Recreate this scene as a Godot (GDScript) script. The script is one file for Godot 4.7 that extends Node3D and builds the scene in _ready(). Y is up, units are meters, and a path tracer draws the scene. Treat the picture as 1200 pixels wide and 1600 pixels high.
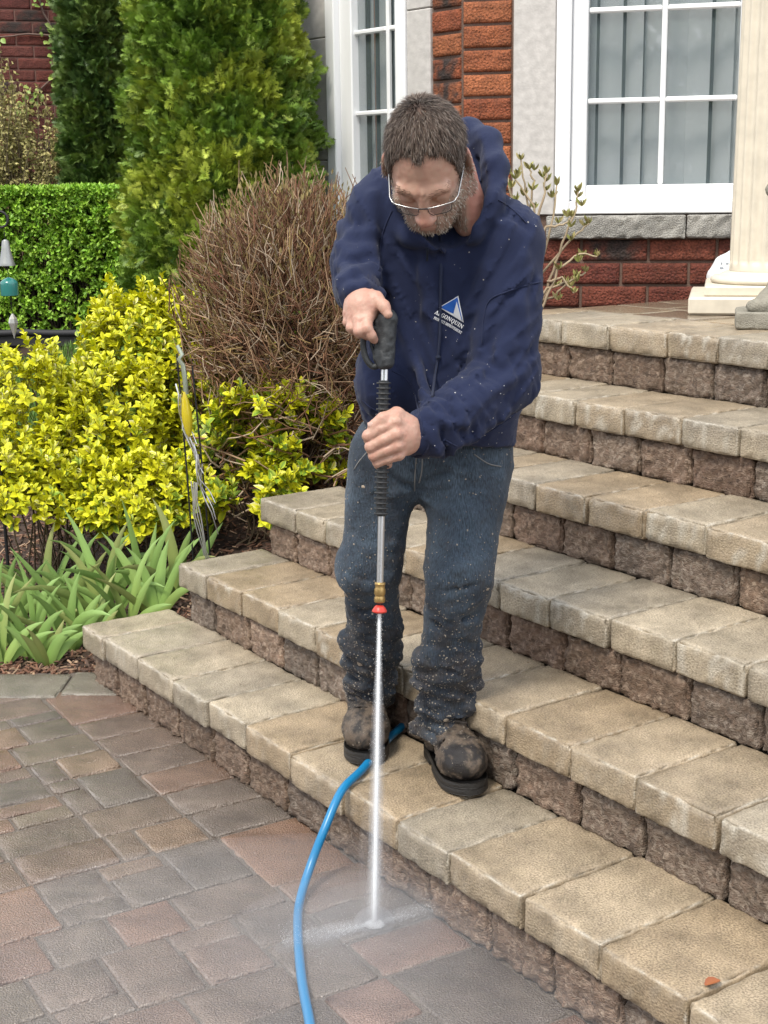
extends Node3D
# Camera, sky, sun and exposure first; then paving, staircase and house; then the garden; then the man and his tools.

const RISER := 0.186            # height of one step
const TREAD := 0.285            # depth of one step
var step_dir := Vector3(cos(deg_to_rad(55.8)), 0, sin(deg_to_rad(55.8)))      # along the front edges
var step_in := Vector3(sin(deg_to_rad(55.8)), 0, -cos(deg_to_rad(55.8)))      # up the stairs
var rng := RandomNumberGenerator.new()
var taken := {}
var bumps := FastNoiseLite.new()
var fine := FastNoiseLite.new()
var mats := {}

# ---------------------------------------------------------------- nodes
func numbered(s: String) -> String:
	taken[s] = int(taken.get(s, -1)) + 1
	return s if taken[s] == 0 else "%s_%03d" % [s, taken[s]]

func tag(o: Node, label: String, category: String, group := "") -> void:
	o.set_meta("label", label); o.set_meta("category", category)
	if group: o.set_meta("group", group)

func thing(called: String, label: String, category: String, at := Vector3.ZERO, group := "") -> Node3D:
	var o := Node3D.new(); o.name = numbered(called); add_child(o); o.position = at
	tag(o, label, category, group)
	return o

func setting(called: String) -> Node3D:
	var o := Node3D.new(); o.name = numbered(called); add_child(o); o.set_meta("kind", "structure")
	return o

func part(called: String, mesh: Mesh, mat: Material, parent: Node, xf := Transform3D()) -> MeshInstance3D:
	var o := MeshInstance3D.new(); o.name = called; o.mesh = mesh
	if mat: o.material_override = mat
	o.transform = xf
	parent.add_child(o, true)
	return o

func solo(called: String, mesh: Mesh, mat: Material, label: String, category: String, group := "") -> MeshInstance3D:
	var o := MeshInstance3D.new(); o.name = numbered(called); o.mesh = mesh; o.material_override = mat
	add_child(o); tag(o, label, category, group)
	return o

# ---------------------------------------------------------------- mesh building
class Geo:
	var v := PackedVector3Array()
	var c := PackedColorArray()
	var i := PackedInt32Array()
	func vert(p: Vector3, col := Color.WHITE) -> int:
		v.append(p); c.append(col); return v.size() - 1
	func tri(a: int, b: int, d: int) -> void:
		i.append(a); i.append(b); i.append(d)
	func quad(a: int, b: int, d: int, e: int) -> void:    # clockwise seen from the front
		i.append(a); i.append(b); i.append(d); i.append(a); i.append(d); i.append(e)
	func face(a: Vector3, b: Vector3, d: Vector3, e: Vector3, col := Color.WHITE) -> void:
		quad(vert(a, col), vert(b, col), vert(d, col), vert(e, col))
	func box(lo: Vector3, hi: Vector3, col := Color.WHITE, xf := Transform3D()) -> void:
		var p := []
		for k in 8: p.append(xf * Vector3(hi.x if k & 1 else lo.x, hi.y if k & 2 else lo.y, hi.z if k & 4 else lo.z))
		face(p[4], p[6], p[7], p[5], col); face(p[1], p[3], p[2], p[0], col)
		face(p[5], p[7], p[3], p[1], col); face(p[0], p[2], p[6], p[4], col)
		face(p[6], p[2], p[3], p[7], col); face(p[0], p[4], p[5], p[1], col)
	func tube(pts: Array, r0: float, r1: float, sides := 6, col := Color.WHITE, col2 := Color(-1, 0, 0), caps := true) -> void:
		var n := pts.size(); var base := v.size()
		var last: Vector3 = (pts[1] - pts[0]).normalized()
		var side := last.cross(Vector3(0.31, 0.17, 0.93)).normalized()
		for k in n:
			var t: Vector3 = (pts[mini(k + 1, n - 1)] - pts[maxi(k - 1, 0)]).normalized()
			side = (side - t * side.dot(t)).normalized()
			var up := t.cross(side)
			var f := float(k) / (n - 1); var r := lerpf(r0, r1, f)
			var cc := col if col2.r < 0 else col.lerp(col2, f)
			for s in sides:
				var a := TAU * s / sides
				vert(pts[k] + (side * cos(a) + up * sin(a)) * r, cc)
		for k in n - 1:
			for s in sides:
				var a := base + k * sides + s; var b := base + k * sides + (s + 1) % sides
				quad(a, a + sides, b + sides, b)
		if caps:
			var p := vert(pts[0], col); var q := vert(pts[n - 1], col if col2.r < 0 else col2)
			for s in sides:
				tri(p, base + s, base + (s + 1) % sides)
				tri(q, base + (n - 1) * sides + (s + 1) % sides, base + (n - 1) * sides + s)
	func lathe(prof: Array, sides := 24, at := Vector3.ZERO, col := Color.WHITE, axis := Basis()) -> void:   # prof: Vector2(radius, height) from the bottom up
		var base := v.size(); var n := prof.size()
		for k in n:
			for s in sides:
				var a := TAU * s / sides
				vert(at + axis * Vector3(cos(a) * prof[k].x, prof[k].y, sin(a) * prof[k].x), col)
		for k in n - 1:
			for s in sides:
				var a := base + k * sides + s; var b := base + k * sides + (s + 1) % sides
				quad(a, a + sides, b + sides, b)
	func mesh(flat := false) -> ArrayMesh:
		if v.is_empty(): return ArrayMesh.new()
		var a := []; a.resize(Mesh.ARRAY_MAX)
		a[Mesh.ARRAY_VERTEX] = v; a[Mesh.ARRAY_COLOR] = c; a[Mesh.ARRAY_INDEX] = i
		if flat:
			var st := SurfaceTool.new(); st.begin(Mesh.PRIMITIVE_TRIANGLES); st.set_smooth_group(-1)
			for k in i: st.set_color(c[k]); st.add_vertex(v[k])
			st.generate_normals(); return st.commit()
		var s := SurfaceTool.new()
		s.create_from_arrays(a); s.generate_normals()
		return s.commit()
	func sharp() -> ArrayMesh:   # vertices that share an index are smooth together, others are not
		var nn := PackedVector3Array(); nn.resize(v.size())
		for k in range(0, i.size(), 3):
			var g := (v[i[k + 2]] - v[i[k]]).cross(v[i[k + 1]] - v[i[k]])
			nn[i[k]] += g; nn[i[k + 1]] += g; nn[i[k + 2]] += g
		for k in nn.size(): nn[k] = nn[k].normalized() if nn[k].length_squared() > 1e-20 else Vector3.UP
		var a := []; a.resize(Mesh.ARRAY_MAX)
		a[Mesh.ARRAY_VERTEX] = v; a[Mesh.ARRAY_COLOR] = c; a[Mesh.ARRAY_INDEX] = i; a[Mesh.ARRAY_NORMAL] = nn
		var m := ArrayMesh.new(); m.add_surface_from_arrays(Mesh.PRIMITIVE_TRIANGLES, a); return m

func box_mesh(lo: Vector3, hi: Vector3) -> ArrayMesh:
	var g := Geo.new(); g.box(lo, hi); return g.sharp()

# a block with rounded, chipped edges and an uneven face. size in metres, centred; col is linear; seed moves the noise.
func stone(size: Vector3, r: float, cell: float, rough: float, chip: float, col: Color, worn: Color, sd: float, mottling := 0.25, front_rough := 0.0, streaks := 0.0) -> ArrayMesh:
	var g := Geo.new(); var hs := size * 0.5; var inner := hs - Vector3.ONE * r
	var off := Vector3(sd * 3.7, sd * 1.3, sd * 2.1)
	for ax in 3:
		var b := (ax + 1) % 3; var d := (ax + 2) % 3
		var tb := _ticks(hs[b], r, cell); var td := _ticks(hs[d], r, cell)
		for sgn in [-1.0, 1.0]:
			var base := g.v.size()
			for x in tb:
				for y in td:
					var q := Vector3(); q[ax] = hs[ax] * sgn; q[b] = x; q[d] = y
					var cl := q.clamp(-inner, inner); var dir := (q - cl).normalized()
					var edge := 1.0 - maxf(absf(dir.x), maxf(absf(dir.y), absf(dir.z)))     # 0 on faces, up to .42 on corners
					var p := cl + dir * r
					var s := p + off
					var nz := bumps.get_noise_3dv(s * 14.0)
					var nf := fine.get_noise_3dv(s * 60.0)
					var dd := nz * rough + nf * rough * 0.5
					if front_rough > 0.0 and p.z > 0.0: dd += (fine.get_noise_3dv(s * 26.0) * 0.8 + absf(bumps.get_noise_3dv(s * 40.0)) * 0.9 - 0.25) * front_rough * clampf(dir.z * 1.3, 0.0, 1.0)
					var ch := maxf(0.0, bumps.get_noise_3dv(s * 22.0) * 1.4 + fine.get_noise_3dv(s * 45.0) * 0.7 + 0.1) * chip * minf(edge * 4.0, 1.0)
					p += dir * (dd - ch)
					var tone := 1.0 + mottling * (bumps.get_noise_3dv(s * 7.0) + 0.6 * fine.get_noise_3dv(s * 35.0))
					var w := clampf(edge * 2.2 * (0.45 + 1.8 * fine.get_noise_3dv(s * 30.0 + Vector3(5, 5, 5))), 0.0, 1.0)
					if streaks > 0.0 and dir.z > 0.6:      # pale mineral run-off on the front face
						w = maxf(w, streaks * clampf(fine.get_noise_2d(s.x * 55.0, s.y * 9.0) * 1.6 + bumps.get_noise_2d(s.x * 9.0, sd) * 0.9 - 0.25, 0.0, 0.75))
					var cc := (col * tone).lerp(worn, w); cc.a = 1.0
					g.vert(p, cc)
			var m := td.size()
			for x in tb.size() - 1:
				for y in m - 1:
					var k := base + x * m + y
					if sgn > 0: g.quad(k, k + 1, k + m + 1, k + m)
					else: g.quad(k, k + m, k + m + 1, k + 1)
	return g.mesh()

func _ticks(h: float, r: float, cell: float) -> Array:
	var t := [-h, -h + r * 0.5, -h + r]
	var n := maxi(1, int(round((2.0 * h - 2.0 * r) / cell)))
	for k in range(1, n): t.append(-h + r + (2.0 * h - 2.0 * r) * k / n)
	t.append_array([h - r, h - r * 0.5, h])
	return t

# ---------------------------------------------------------------- materials
func lin(r: float, g: float, b: float) -> Color: return Color(r, g, b).linear_to_srgb()

func noise_tex(freq: float, ramp: Array, type := FastNoiseLite.TYPE_SIMPLEX_SMOOTH, oct := 4, size := 512, sd := 1, bump := 0.0) -> NoiseTexture2D:
	var n := FastNoiseLite.new(); n.noise_type = type; n.frequency = freq; n.fractal_octaves = oct; n.seed = sd
	if oct <= 1: n.fractal_type = FastNoiseLite.FRACTAL_NONE
	if type == FastNoiseLite.TYPE_CELLULAR: n.cellular_return_type = FastNoiseLite.RETURN_CELL_VALUE
	var t := NoiseTexture2D.new(); t.width = size; t.height = size; t.seamless = true; t.noise = n
	if bump > 0.0: t.as_normal_map = true; t.bump_strength = bump
	elif ramp.size():
		var g := Gradient.new(); g.offsets = PackedFloat32Array(); g.colors = PackedColorArray()
		var offs := PackedFloat32Array(); var cols := PackedColorArray()
		for k in ramp: offs.append(k[0]); cols.append(k[1])
		g.offsets = offs; g.colors = cols; t.color_ramp = g
	return t

func grey(v: float) -> Color: return Color(v, v, v)

func mat(nm: String, col: Color, rough := 0.8, tex: Texture2D = null, scale := 3.0, normal: Texture2D = null, nscale := 1.0, vcol := false, rtex: Texture2D = null) -> StandardMaterial3D:
	var m := StandardMaterial3D.new(); m.resource_name = nm; m.albedo_color = col; m.roughness = rough
	m.vertex_color_use_as_albedo = vcol
	if tex or normal or rtex:
		m.uv1_triplanar = true; m.uv1_world_triplanar = true; m.uv1_scale = Vector3.ONE * scale
	if tex: m.albedo_texture = tex
	if normal: m.normal_enabled = true; m.normal_texture = normal; m.normal_scale = nscale
	if rtex: m.roughness_texture = rtex
	mats[nm] = m
	return m
func _ready() -> void:
	rng.seed = 7
	bumps.seed = 3; bumps.frequency = 1.0; bumps.fractal_octaves = 2; bumps.noise_type = FastNoiseLite.TYPE_SIMPLEX_SMOOTH
	fine.seed = 9; fine.frequency = 1.0; fine.fractal_octaves = 2; fine.noise_type = FastNoiseLite.TYPE_SIMPLEX
	var cam := Camera3D.new(); cam.name = "camera"; add_child(cam)
	var p := 0.2278; var roll := -0.014
	var up := Vector3(0, cos(p), -sin(p)); var fw := Vector3(0, -sin(p), -cos(p))
	var rt := Vector3.RIGHT * cos(roll) + up * sin(roll)
	cam.transform = Transform3D(Basis(rt, up * cos(roll) - Vector3.RIGHT * sin(roll), -fw), Vector3(0, 1.55, 0))
	cam.fov = 39.966; cam.near = 0.05; cam.far = 300.0; cam.current = true
	# overcast spring day: a bright even sky, a weak and very soft sun
	var sky_mat := ProceduralSkyMaterial.new()
	sky_mat.sky_top_color = Color(0.85, 0.87, 0.90); sky_mat.sky_horizon_color = Color(0.91, 0.92, 0.94); sky_mat.sky_curve = 0.2
	sky_mat.ground_bottom_color = Color(0.35, 0.35, 0.33); sky_mat.ground_horizon_color = Color(0.55, 0.55, 0.54)
	sky_mat.sky_energy_multiplier = 1.0
	var sky := Sky.new(); sky.sky_material = sky_mat
	var env := Environment.new(); env.background_mode = Environment.BG_SKY; env.sky = sky
	env.tonemap_mode = Environment.TONE_MAPPER_LINEAR; env.tonemap_exposure = 2.4
	env.sdfgi_enabled = true; env.ssao_enabled = true; env.ssil_enabled = true
	env.volumetric_fog_enabled = true; env.volumetric_fog_density = 0.0
	var we := WorldEnvironment.new(); we.name = "environment"; we.environment = env; add_child(we)
	var sun := DirectionalLight3D.new(); sun.name = "sun"; sun.light_energy = 0.5; sun.light_angular_distance = 14.0
	sun.light_color = Color(1.0, 0.97, 0.92); sun.shadow_enabled = true; add_child(sun)
	sun.look_at_from_position(Vector3.ZERO, -Vector3(-0.35, 1.0, 0.55))
	make_materials()
	ground(); paving(); staircase(); house(); far_wall()
	garden()
	man()
	print("built in %d ms" % Time.get_ticks_msec())

func make_materials() -> void:
	var grain := noise_tex(0.11, [[0.0, grey(0.55)], [0.35, grey(0.8)], [0.65, grey(0.92)], [1.0, grey(1.0)]], FastNoiseLite.TYPE_SIMPLEX, 4, 512, 11)
	var grain_n := noise_tex(0.10, [], FastNoiseLite.TYPE_SIMPLEX, 5, 512, 12, 5.0)
	var soft_r := noise_tex(0.02, [[0.0, grey(0.55)], [1.0, grey(1.0)]], FastNoiseLite.TYPE_SIMPLEX_SMOOTH, 3, 256, 13)
	mat("coping", Color.WHITE, 0.48, grain, 2.6, grain_n, 0.4, true, soft_r)
	var agg := noise_tex(0.085, [[0.0, Color(0.50, 0.45, 0.41)], [0.25, Color(0.62, 0.56, 0.51)], [0.45, Color(0.74, 0.66, 0.60)], [0.6, Color(0.68, 0.63, 0.59)], [0.78, Color(0.84, 0.79, 0.74)], [1.0, Color(0.95, 0.92, 0.88)]], FastNoiseLite.TYPE_CELLULAR, 1, 512, 21)
	mat("split_block", Color.WHITE, 0.8, agg, 3.2, grain_n, 1.2, true)
	var pav := noise_tex(0.16, [[0.0, grey(0.5)], [0.4, grey(0.82)], [0.75, grey(0.92)], [1.0, grey(1.0)]], FastNoiseLite.TYPE_SIMPLEX, 3, 512, 31)
	var pav_n := noise_tex(0.14, [], FastNoiseLite.TYPE_SIMPLEX, 3, 512, 32, 8.0)
	var pav_r := noise_tex(0.03, [[0.0, grey(0.4)], [1.0, grey(1.0)]], FastNoiseLite.TYPE_SIMPLEX_SMOOTH, 3, 256, 33)
	mat("paver", Color.WHITE, 0.30, pav, 2.2, pav_n, 0.75, true, pav_r)
	mat("joint_sand", lin(0.21, 0.175, 0.145), 0.6, pav, 2.2, pav_n, 0.8)
	var tile_n := noise_tex(0.03, [], FastNoiseLite.TYPE_SIMPLEX_SMOOTH, 2, 256, 34, 1.2)
	mat("porch_tile", Color.WHITE, 0.17, grain, 2.0, tile_n, 0.25, true)
	var brick_t := noise_tex(0.05, [[0.0, grey(0.42)], [0.3, grey(0.7)], [0.6, grey(0.95)], [1.0, grey(1.0)]], FastNoiseLite.TYPE_SIMPLEX_SMOOTH, 4, 512, 41)
	var brick_n := noise_tex(0.045, [], FastNoiseLite.TYPE_SIMPLEX_SMOOTH, 4, 512, 42, 10.0)
	mat("brick", Color.WHITE, 0.85, brick_t, 3.4, brick_n, 1.0, true)
	mat("mortar", lin(0.20, 0.13, 0.10), 0.95, grain, 3.0)
	mat("limestone", lin(0.60, 0.575, 0.55), 0.85, noise_tex(0.05, [[0.0, grey(0.86)], [1.0, grey(1.0)]], FastNoiseLite.TYPE_SIMPLEX, 4, 256, 15), 1.6, grain_n, 0.10)
	mat("sill_stone", Color.WHITE, 0.9, grain, 2.6, grain_n, 1.2, true)
	mat("vinyl", lin(0.86, 0.87, 0.88), 0.35)
	mat("blind", lin(0.58, 0.61, 0.62), 0.9)
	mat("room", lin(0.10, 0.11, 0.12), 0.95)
	var g := mat("glass", Color(0.50, 0.56, 0.58, 0.20), 0.02); g.transparency = BaseMaterial3D.TRANSPARENCY_ALPHA
	mat("cream_paint", lin(0.72, 0.655, 0.535), 0.45, noise_tex(0.03, [[0.0, grey(0.9)], [1.0, grey(1.0)]], FastNoiseLite.TYPE_SIMPLEX_SMOOTH, 4, 256, 51), 2.0)
	mat("core", lin(0.16, 0.14, 0.12), 0.95)
	mat("soil", lin(0.07, 0.042, 0.028), 0.95, grain, 3.0, grain_n, 1.0)
	mat("leaf", Color.WHITE, 0.5, null, 1, null, 1, true).backlight_enabled = true
	mats.leaf.backlight = Color(0.25, 0.3, 0.1)
	mat("leaf_matt", Color.WHITE, 0.75, null, 1, null, 1, true)
	mat("twig", Color.WHITE, 0.85, null, 1, null, 1, true)
	mat("plain", Color.WHITE, 0.7, null, 1, null, 1, true)

# ---------------------------------------------------------------- ground
func soil_height(x: float, z: float) -> float:
	var n := Vector3(x, 0, z).dot(step_in)
	return clampf(0.35 * (n - 1.72), 0.0, 0.62) + 0.012 * bumps.get_noise_2d(x * 6.0, z * 6.0)

func ground() -> void:
	# the sheet under everything, reaching far out
	var g := Geo.new()
	g.face(Vector3(-150, -0.06, 150), Vector3(-150, -0.06, -150), Vector3(150, -0.06, -150), Vector3(150, -0.06, 150))
	var o := part("ground", g.sharp(), mats.soil, self); o.set_meta("kind", "structure")
	# garden bed, mulched, rising towards the house
	var b := Geo.new(); var nx := 60; var nz := 90
	for a in nx + 1:
		for k in nz + 1:
			var x := lerpf(-5.0, 0.9, float(a) / nx); var z := lerpf(-4.40, -12.2, float(k) / nz)
			var e := clampf((-4.40 - z) * 8.0, 0.0, 1.0)
			b.vert(Vector3(x, soil_height(x, z) * e - 0.012, z))
	for a in nx:
		for k in nz:
			var q := a * (nz + 1) + k
			b.quad(q, q + 1, q + nz + 2, q + nz + 1)
	o = part("garden_bed", b.mesh(), mats.soil, self); o.set_meta("kind", "structure")

func paving() -> void:
	var root := setting("driveway_paving")
	var g := Geo.new()
	g.face(Vector3(-6, -0.0055, 3), Vector3(-6, -0.0055, -4.42), Vector3(3, -0.0055, -4.42), Vector3(3, -0.0055, 3))
	part("sand_joints", g.sharp(), mats.joint_sand, root)
	var brown := Color(0.205, 0.150, 0.118); var red := Color(0.235, 0.140, 0.103); var orange := Color(0.29, 0.168, 0.112)
	var grey1 := Color(0.200, 0.165, 0.138); var dark := Color(0.138, 0.120, 0.106); var olive := Color(0.192, 0.156, 0.116); var tan := Color(0.30, 0.21, 0.142); var rose := Color(0.265, 0.168, 0.135); var gg := Color(0.160, 0.143, 0.122)
	# [along from, to, across from, to, colour] in units of 7.57 cm; across is measured away from the bottom step
	var known := [[-22, -18, -3, 0, red], [-18, -16, -3, 0, brown], [-16, -14, -3, 0, brown], [-14, -12, -3, 0, grey1.lerp(brown, 0.6)], [-12, -10, -3, 0, orange.lerp(brown, 0.5)], [-10, -8, -3, 0, grey1], [-8, -6, -3, 0, dark.lerp(grey1, 0.5)],
		[-6, -2, -3, 0, orange], [-2, 0, -3, 0, red.lerp(brown, 0.6)], [0, 2, -3, 0, grey1], [2, 4, -3, 0, rose], [4, 8, -3, 0, dark], [8, 10, -3, 0, red], [-19, -17, -5, -3, olive.lerp(gg, 0.5)], [-17, -15, -6, -3, olive], [-15, -13, -5, -3, tan], [-13, -10, -5, -3, gg],
		[-14, -12, -8, -6, dark.lerp(gg, 0.5)], [-12, -10, -6, -5, grey1], [-10, -8, -6, -3, olive.lerp(brown, 0.5)], [-8, -6, -5, -3, tan], [-8, -6, -6, -5, grey1.lerp(tan, 0.3)], [-6, -3, -5, -3, dark.lerp(gg, 0.6)], [-6, -5, -7, -5, tan.lerp(brown, 0.4)], [-5, -3, -7, -5, gg.lerp(grey1, 0.6)],
		[-3, -1, -6, -3, grey1.lerp(brown, 0.3)], [-3, -1, -8, -6, rose.lerp(orange, 0.5)], [-6, -4, -9, -7, grey1], [-4, -3, -9, -7, gg.lerp(grey1, 0.7)], [-3, -1, -10, -8, grey1], [-6, -3, -12, -9, orange], [-3, -1, -12, -10, rose.lerp(orange, 0.4)], [-1, 1, -11, -9, grey1.lerp(brown, 0.5)], [1, 2, -11, -9, grey1.lerp(brown, 0.4)],
		[-1, 2, -9, -7, brown.lerp(grey1, 0.2)], [-1, 0, -7, -5, grey1.lerp(rose, 0.3)], [0, 2, -7, -5, grey1.lerp(rose, 0.5)], [-1, 1, -5, -3, grey1.lerp(dark, 0.2)], [1, 4, -5, -3, grey1], [2, 4, -8, -5, brown.lerp(grey1, 0.4)], [4, 6, -5, -3, rose], [-8, -6, -9, -6, brown], [-10, -8, -9, -6, grey1.lerp(olive, 0.5)], [-12, -11, -9, -6, rose.lerp(tan, 0.4)],
		[2, 4, -10, -8, rose.lerp(brown, 0.5)], [2, 5, -13, -10, dark], [-15, -13, -6, -5, grey1], [-17, -15, -9, -6, orange.lerp(red, 0.4)], [-19, -17, -7, -5, tan.lerp(red, 0.5)]]
	var palette := [brown, brown, grey1, grey1, red, orange.lerp(brown, 0.4), olive, gg, dark, tan, rose]
	var full := {}; var list := []
	var lo_a := -26; var hi_a := 14; var lo_b := -34
	for k in known:
		list.append(k)
		for a in range(k[0], k[1]):
			for b in range(k[2], k[3]): full[Vector2i(a, b)] = true
	var r2 := RandomNumberGenerator.new(); r2.seed = 5
	var shapes := [Vector2i(2, 3), Vector2i(2, 2), Vector2i(3, 2), Vector2i(2, 2), Vector2i(3, 3), Vector2i(2, 1), Vector2i(1, 2), Vector2i(1, 1)]
	for a in range(lo_a, hi_a):
		for b in range(-1, lo_b, -1):
			if full.has(Vector2i(a, b)): continue
			var first := r2.randi() % 4
			var order := [first, (first + 1) % 4, (first + 2) % 4, (first + 3) % 4, 5, 6, 7]
			for s in order:
				var sh: Vector2i = shapes[s]; var ok := true
				for x in sh.x:
					for y in sh.y:
						if full.has(Vector2i(a + x, b - y)): ok = false
				if not ok: continue
				for x in sh.x:
					for y in sh.y: full[Vector2i(a + x, b - y)] = true
				list.append([a, a + sh.x, b - sh.y + 1, b + 1, palette[r2.randi() % palette.size()]])
				break
	var org := Vector3(0.017, 0, -2.921); var u := 0.0757
	var da := Vector3(cos(deg_to_rad(56.5)), 0, sin(deg_to_rad(56.5))); var db := Vector3(cos(deg_to_rad(-30.5)), 0, sin(deg_to_rad(-30.5)))
	var sd := 0.0
	for k in list:
		sd += 1.37
		var c: Vector3 = org + da * (k[0] + k[1]) * 0.5 * u + db * ((k[2] + k[3]) * 0.5 * u)
		if c.z < -4.30 + 0.0 or c.z > -0.4: continue
		var jit := r2.randf_range(-0.0025, 0.0025)
		var cc: Color = k[4].lerp(Color(0.220, 0.162, 0.124), 0.28) * 1.06; var w := cc.lerp(Color(0.50, 0.45, 0.41), 0.6)
		var sz := Vector3((k[3] - k[2]) * u - 0.007, 0.05, (k[1] - k[0]) * u - 0.007)
		var m := stone(sz, 0.006, 0.026, 0.0016, 0.007, cc, w, sd, 0.34)
		var tilt := Basis(Vector3(1, 0, 0), r2.randf_range(-0.006, 0.006)) * Basis(Vector3(0, 0, 1), r2.randf_range(-0.006, 0.006))
		part("paver", m, mats.paver, root, Transform3D(Basis(db, Vector3.UP, da).orthonormalized() * tilt, c + Vector3(0, -0.025 + jit, 0)))
	# soldier course of pale pavers against the mulch
	var bx := -0.83
	var ws := [0.20, 0.25, 0.22, 0.27, 0.24, 0.23, 0.26, 0.24]
	for w in ws:
		sd += 1.1
		part("border_paver", stone(Vector3(w - 0.007, 0.05, 0.213), 0.007, 0.03, 0.0016, 0.008, Color(0.25, 0.222, 0.180) * r2.randf_range(0.85, 1.15), Color(0.45, 0.42, 0.37), sd, 0.25), mats.paver, root, Transform3D(Basis(Vector3.UP, -0.03), Vector3(bx - w * 0.5, -0.020, -4.292 + (bx + 0.83) * -0.06)))
		bx -= w

# ---------------------------------------------------------------- staircase
func staircase() -> void:
	var root := thing("stone_staircase", "wide stone staircase of six tan coped steps leading up to the porch", "staircase")
	var joints := [
		[-4.138, -3.967, -3.724, -3.48, -3.275, -3.062, -2.827, -2.591, -2.37, -2.175, -1.938, -1.716, -1.495],
		[-4.007, -3.814, -3.595, -3.368, -3.158, -2.955, -2.752, -2.549, -2.346, -2.121, -1.92, -1.697],
		[-3.97, -3.739, -3.566, -3.353, -3.14, -2.93, -2.715, -2.521, -2.311, -2.103],
		[-3.842, -3.63, -3.41, -3.2, -3.118, -2.91, -2.702, -2.492, -2.282],
		[-3.83, -3.62, -3.43, -3.25, -3.069, -2.868, -2.646, -2.444],
		[-3.81, -3.66, -3.463, -3.24, -2.993, -2.79, -2.60]]
	joints[3] = [-3.842, -3.62, -3.41, -3.26, -3.118, -2.91, -2.702, -2.492, -2.282]
	var tan1 := Color(0.37, 0.295, 0.205); var tan2 := Color(0.355, 0.303, 0.23); var tan3 := Color(0.405, 0.34, 0.25); var ochre := Color(0.34, 0.25, 0.155)
	var blk := [Color(0.36, 0.295, 0.245), Color(0.34, 0.298, 0.262), Color(0.40, 0.33, 0.28), Color(0.31, 0.28, 0.255), Color(0.35, 0.275, 0.23)]
	var r2 := RandomNumberGenerator.new(); r2.seed = 21; var sd := 50.0
	var bas := Basis(step_dir, Vector3.UP, -step_in)     # x along the edge, z outwards
	var thick := 0.078
	for k in 6:
		var step := Node3D.new(); step.name = "step"; root.add_child(step, true)
		var top := RISER * (k + 1); var nf := 1.63 + TREAD * k
		var js: Array = joints[k].duplicate()
		while js[-1] < -0.95: js.append(js[-1] + r2.randf_range(0.2, 0.225))
		for j in js.size() - 1:
			sd += 1.71
			var w: float = js[j + 1] - js[j]
			var col: Color = [tan1, tan2, tan3, ochre.lerp(tan1, 0.5)][r2.randi() % 4] * r2.randf_range(1.0, 1.2)
			var depth := TREAD + 0.028
			var m := stone(Vector3(w - 0.006, thick, depth), 0.0075, 0.0145, 0.0018, 0.014, col, Color(0.60, 0.55, 0.46), sd, 0.36, 0.0, 1.0 if r2.randf() < 0.3 + 0.1 * k else 0.25)
			var at: Vector3 = step_dir * (js[j] + w * 0.5) + step_in * (nf + depth * 0.5 + r2.randf_range(-0.005, 0.005)) + Vector3(0, top - thick * 0.5 + r2.randf_range(-0.002, 0.002), 0)
			part("coping_stone", m, mats.coping, step, Transform3D(bas * Basis(Vector3.UP, r2.randf_range(-0.012, 0.012)), at))
		# split-faced blocks under the coping
		var d: float = js[0] + 0.03; var first := true
		while d < js[-1] - 0.1:
			sd += 1.33
			var w := r2.randf_range(0.19, 0.225) if not first else r2.randf_range(0.13, 0.2)
			first = false
			var hgt := RISER - thick + 0.004
			var col: Color = blk[r2.randi() % blk.size()] * r2.randf_range(0.8, 1.05)
			var m := stone(Vector3(w - 0.008, hgt, 0.13), 0.012, 0.0125, 0.002, 0.012, col, col * 1.15, sd, 0.25, 0.011)
			var at: Vector3 = step_dir * (d + w * 0.5) + step_in * (nf + 0.018 + 0.065) + Vector3(0, top - thick - hgt * 0.5 - 0.001, 0)
			part("riser_block", m, mats.split_block, step, Transform3D(bas, at))
			d += w
		var c := Geo.new()
		c.box(Vector3(js[0] + 0.045, -0.06, -1.4), Vector3(js[-1], RISER * (k + 1) - thick - 0.004, 0), Color.WHITE, Transform3D(bas, step_in * (nf + 0.07)))
		part("core", c.sharp(), mats.core, step)
	# porch floor: wet slabs behind the top coping
	var porch := setting("porch_floor")
	var y := RISER * 6
	var g := Geo.new(); g.box(Vector3(-3.79, 0.0, -3.2), Vector3(0.3, y - 0.05, -0.30), Color.WHITE, Transform3D(bas, step_in * (1.63 + TREAD * 5)))
	part("slab", g.sharp(), mats.core, porch)
	var row := 0
	var n := 1.63 + TREAD * 6 + 0.032
	while n < 5.2:
		var dep: float = [0.24, 0.2, 0.3][row % 3]; var d := -3.80 - (0.11 if row % 2 else 0.0)
		while d < -1.2:
			sd += 1.9
			var w := r2.randf_range(0.24, 0.36)
			var s0 := maxf(d, -3.80)
			if d + w - s0 > 0.05:
				var col: Color = [Color(0.30, 0.21, 0.115), Color(0.34, 0.25, 0.15), Color(0.27, 0.21, 0.15), Color(0.36, 0.29, 0.2)][r2.randi() % 4]
				part("slab_stone", stone(Vector3(d + w - s0 - 0.008, 0.05, dep - 0.008), 0.006, 0.04, 0.0012, 0.004, col, Color(0.5, 0.45, 0.36), sd, 0.2), mats.porch_tile, porch, Transform3D(bas, step_dir * (s0 + d + w) * 0.5 + step_in * (n + dep * 0.5) + Vector3(0, y - 0.026, 0)))
			d += w
		n += dep; row += 1

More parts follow.
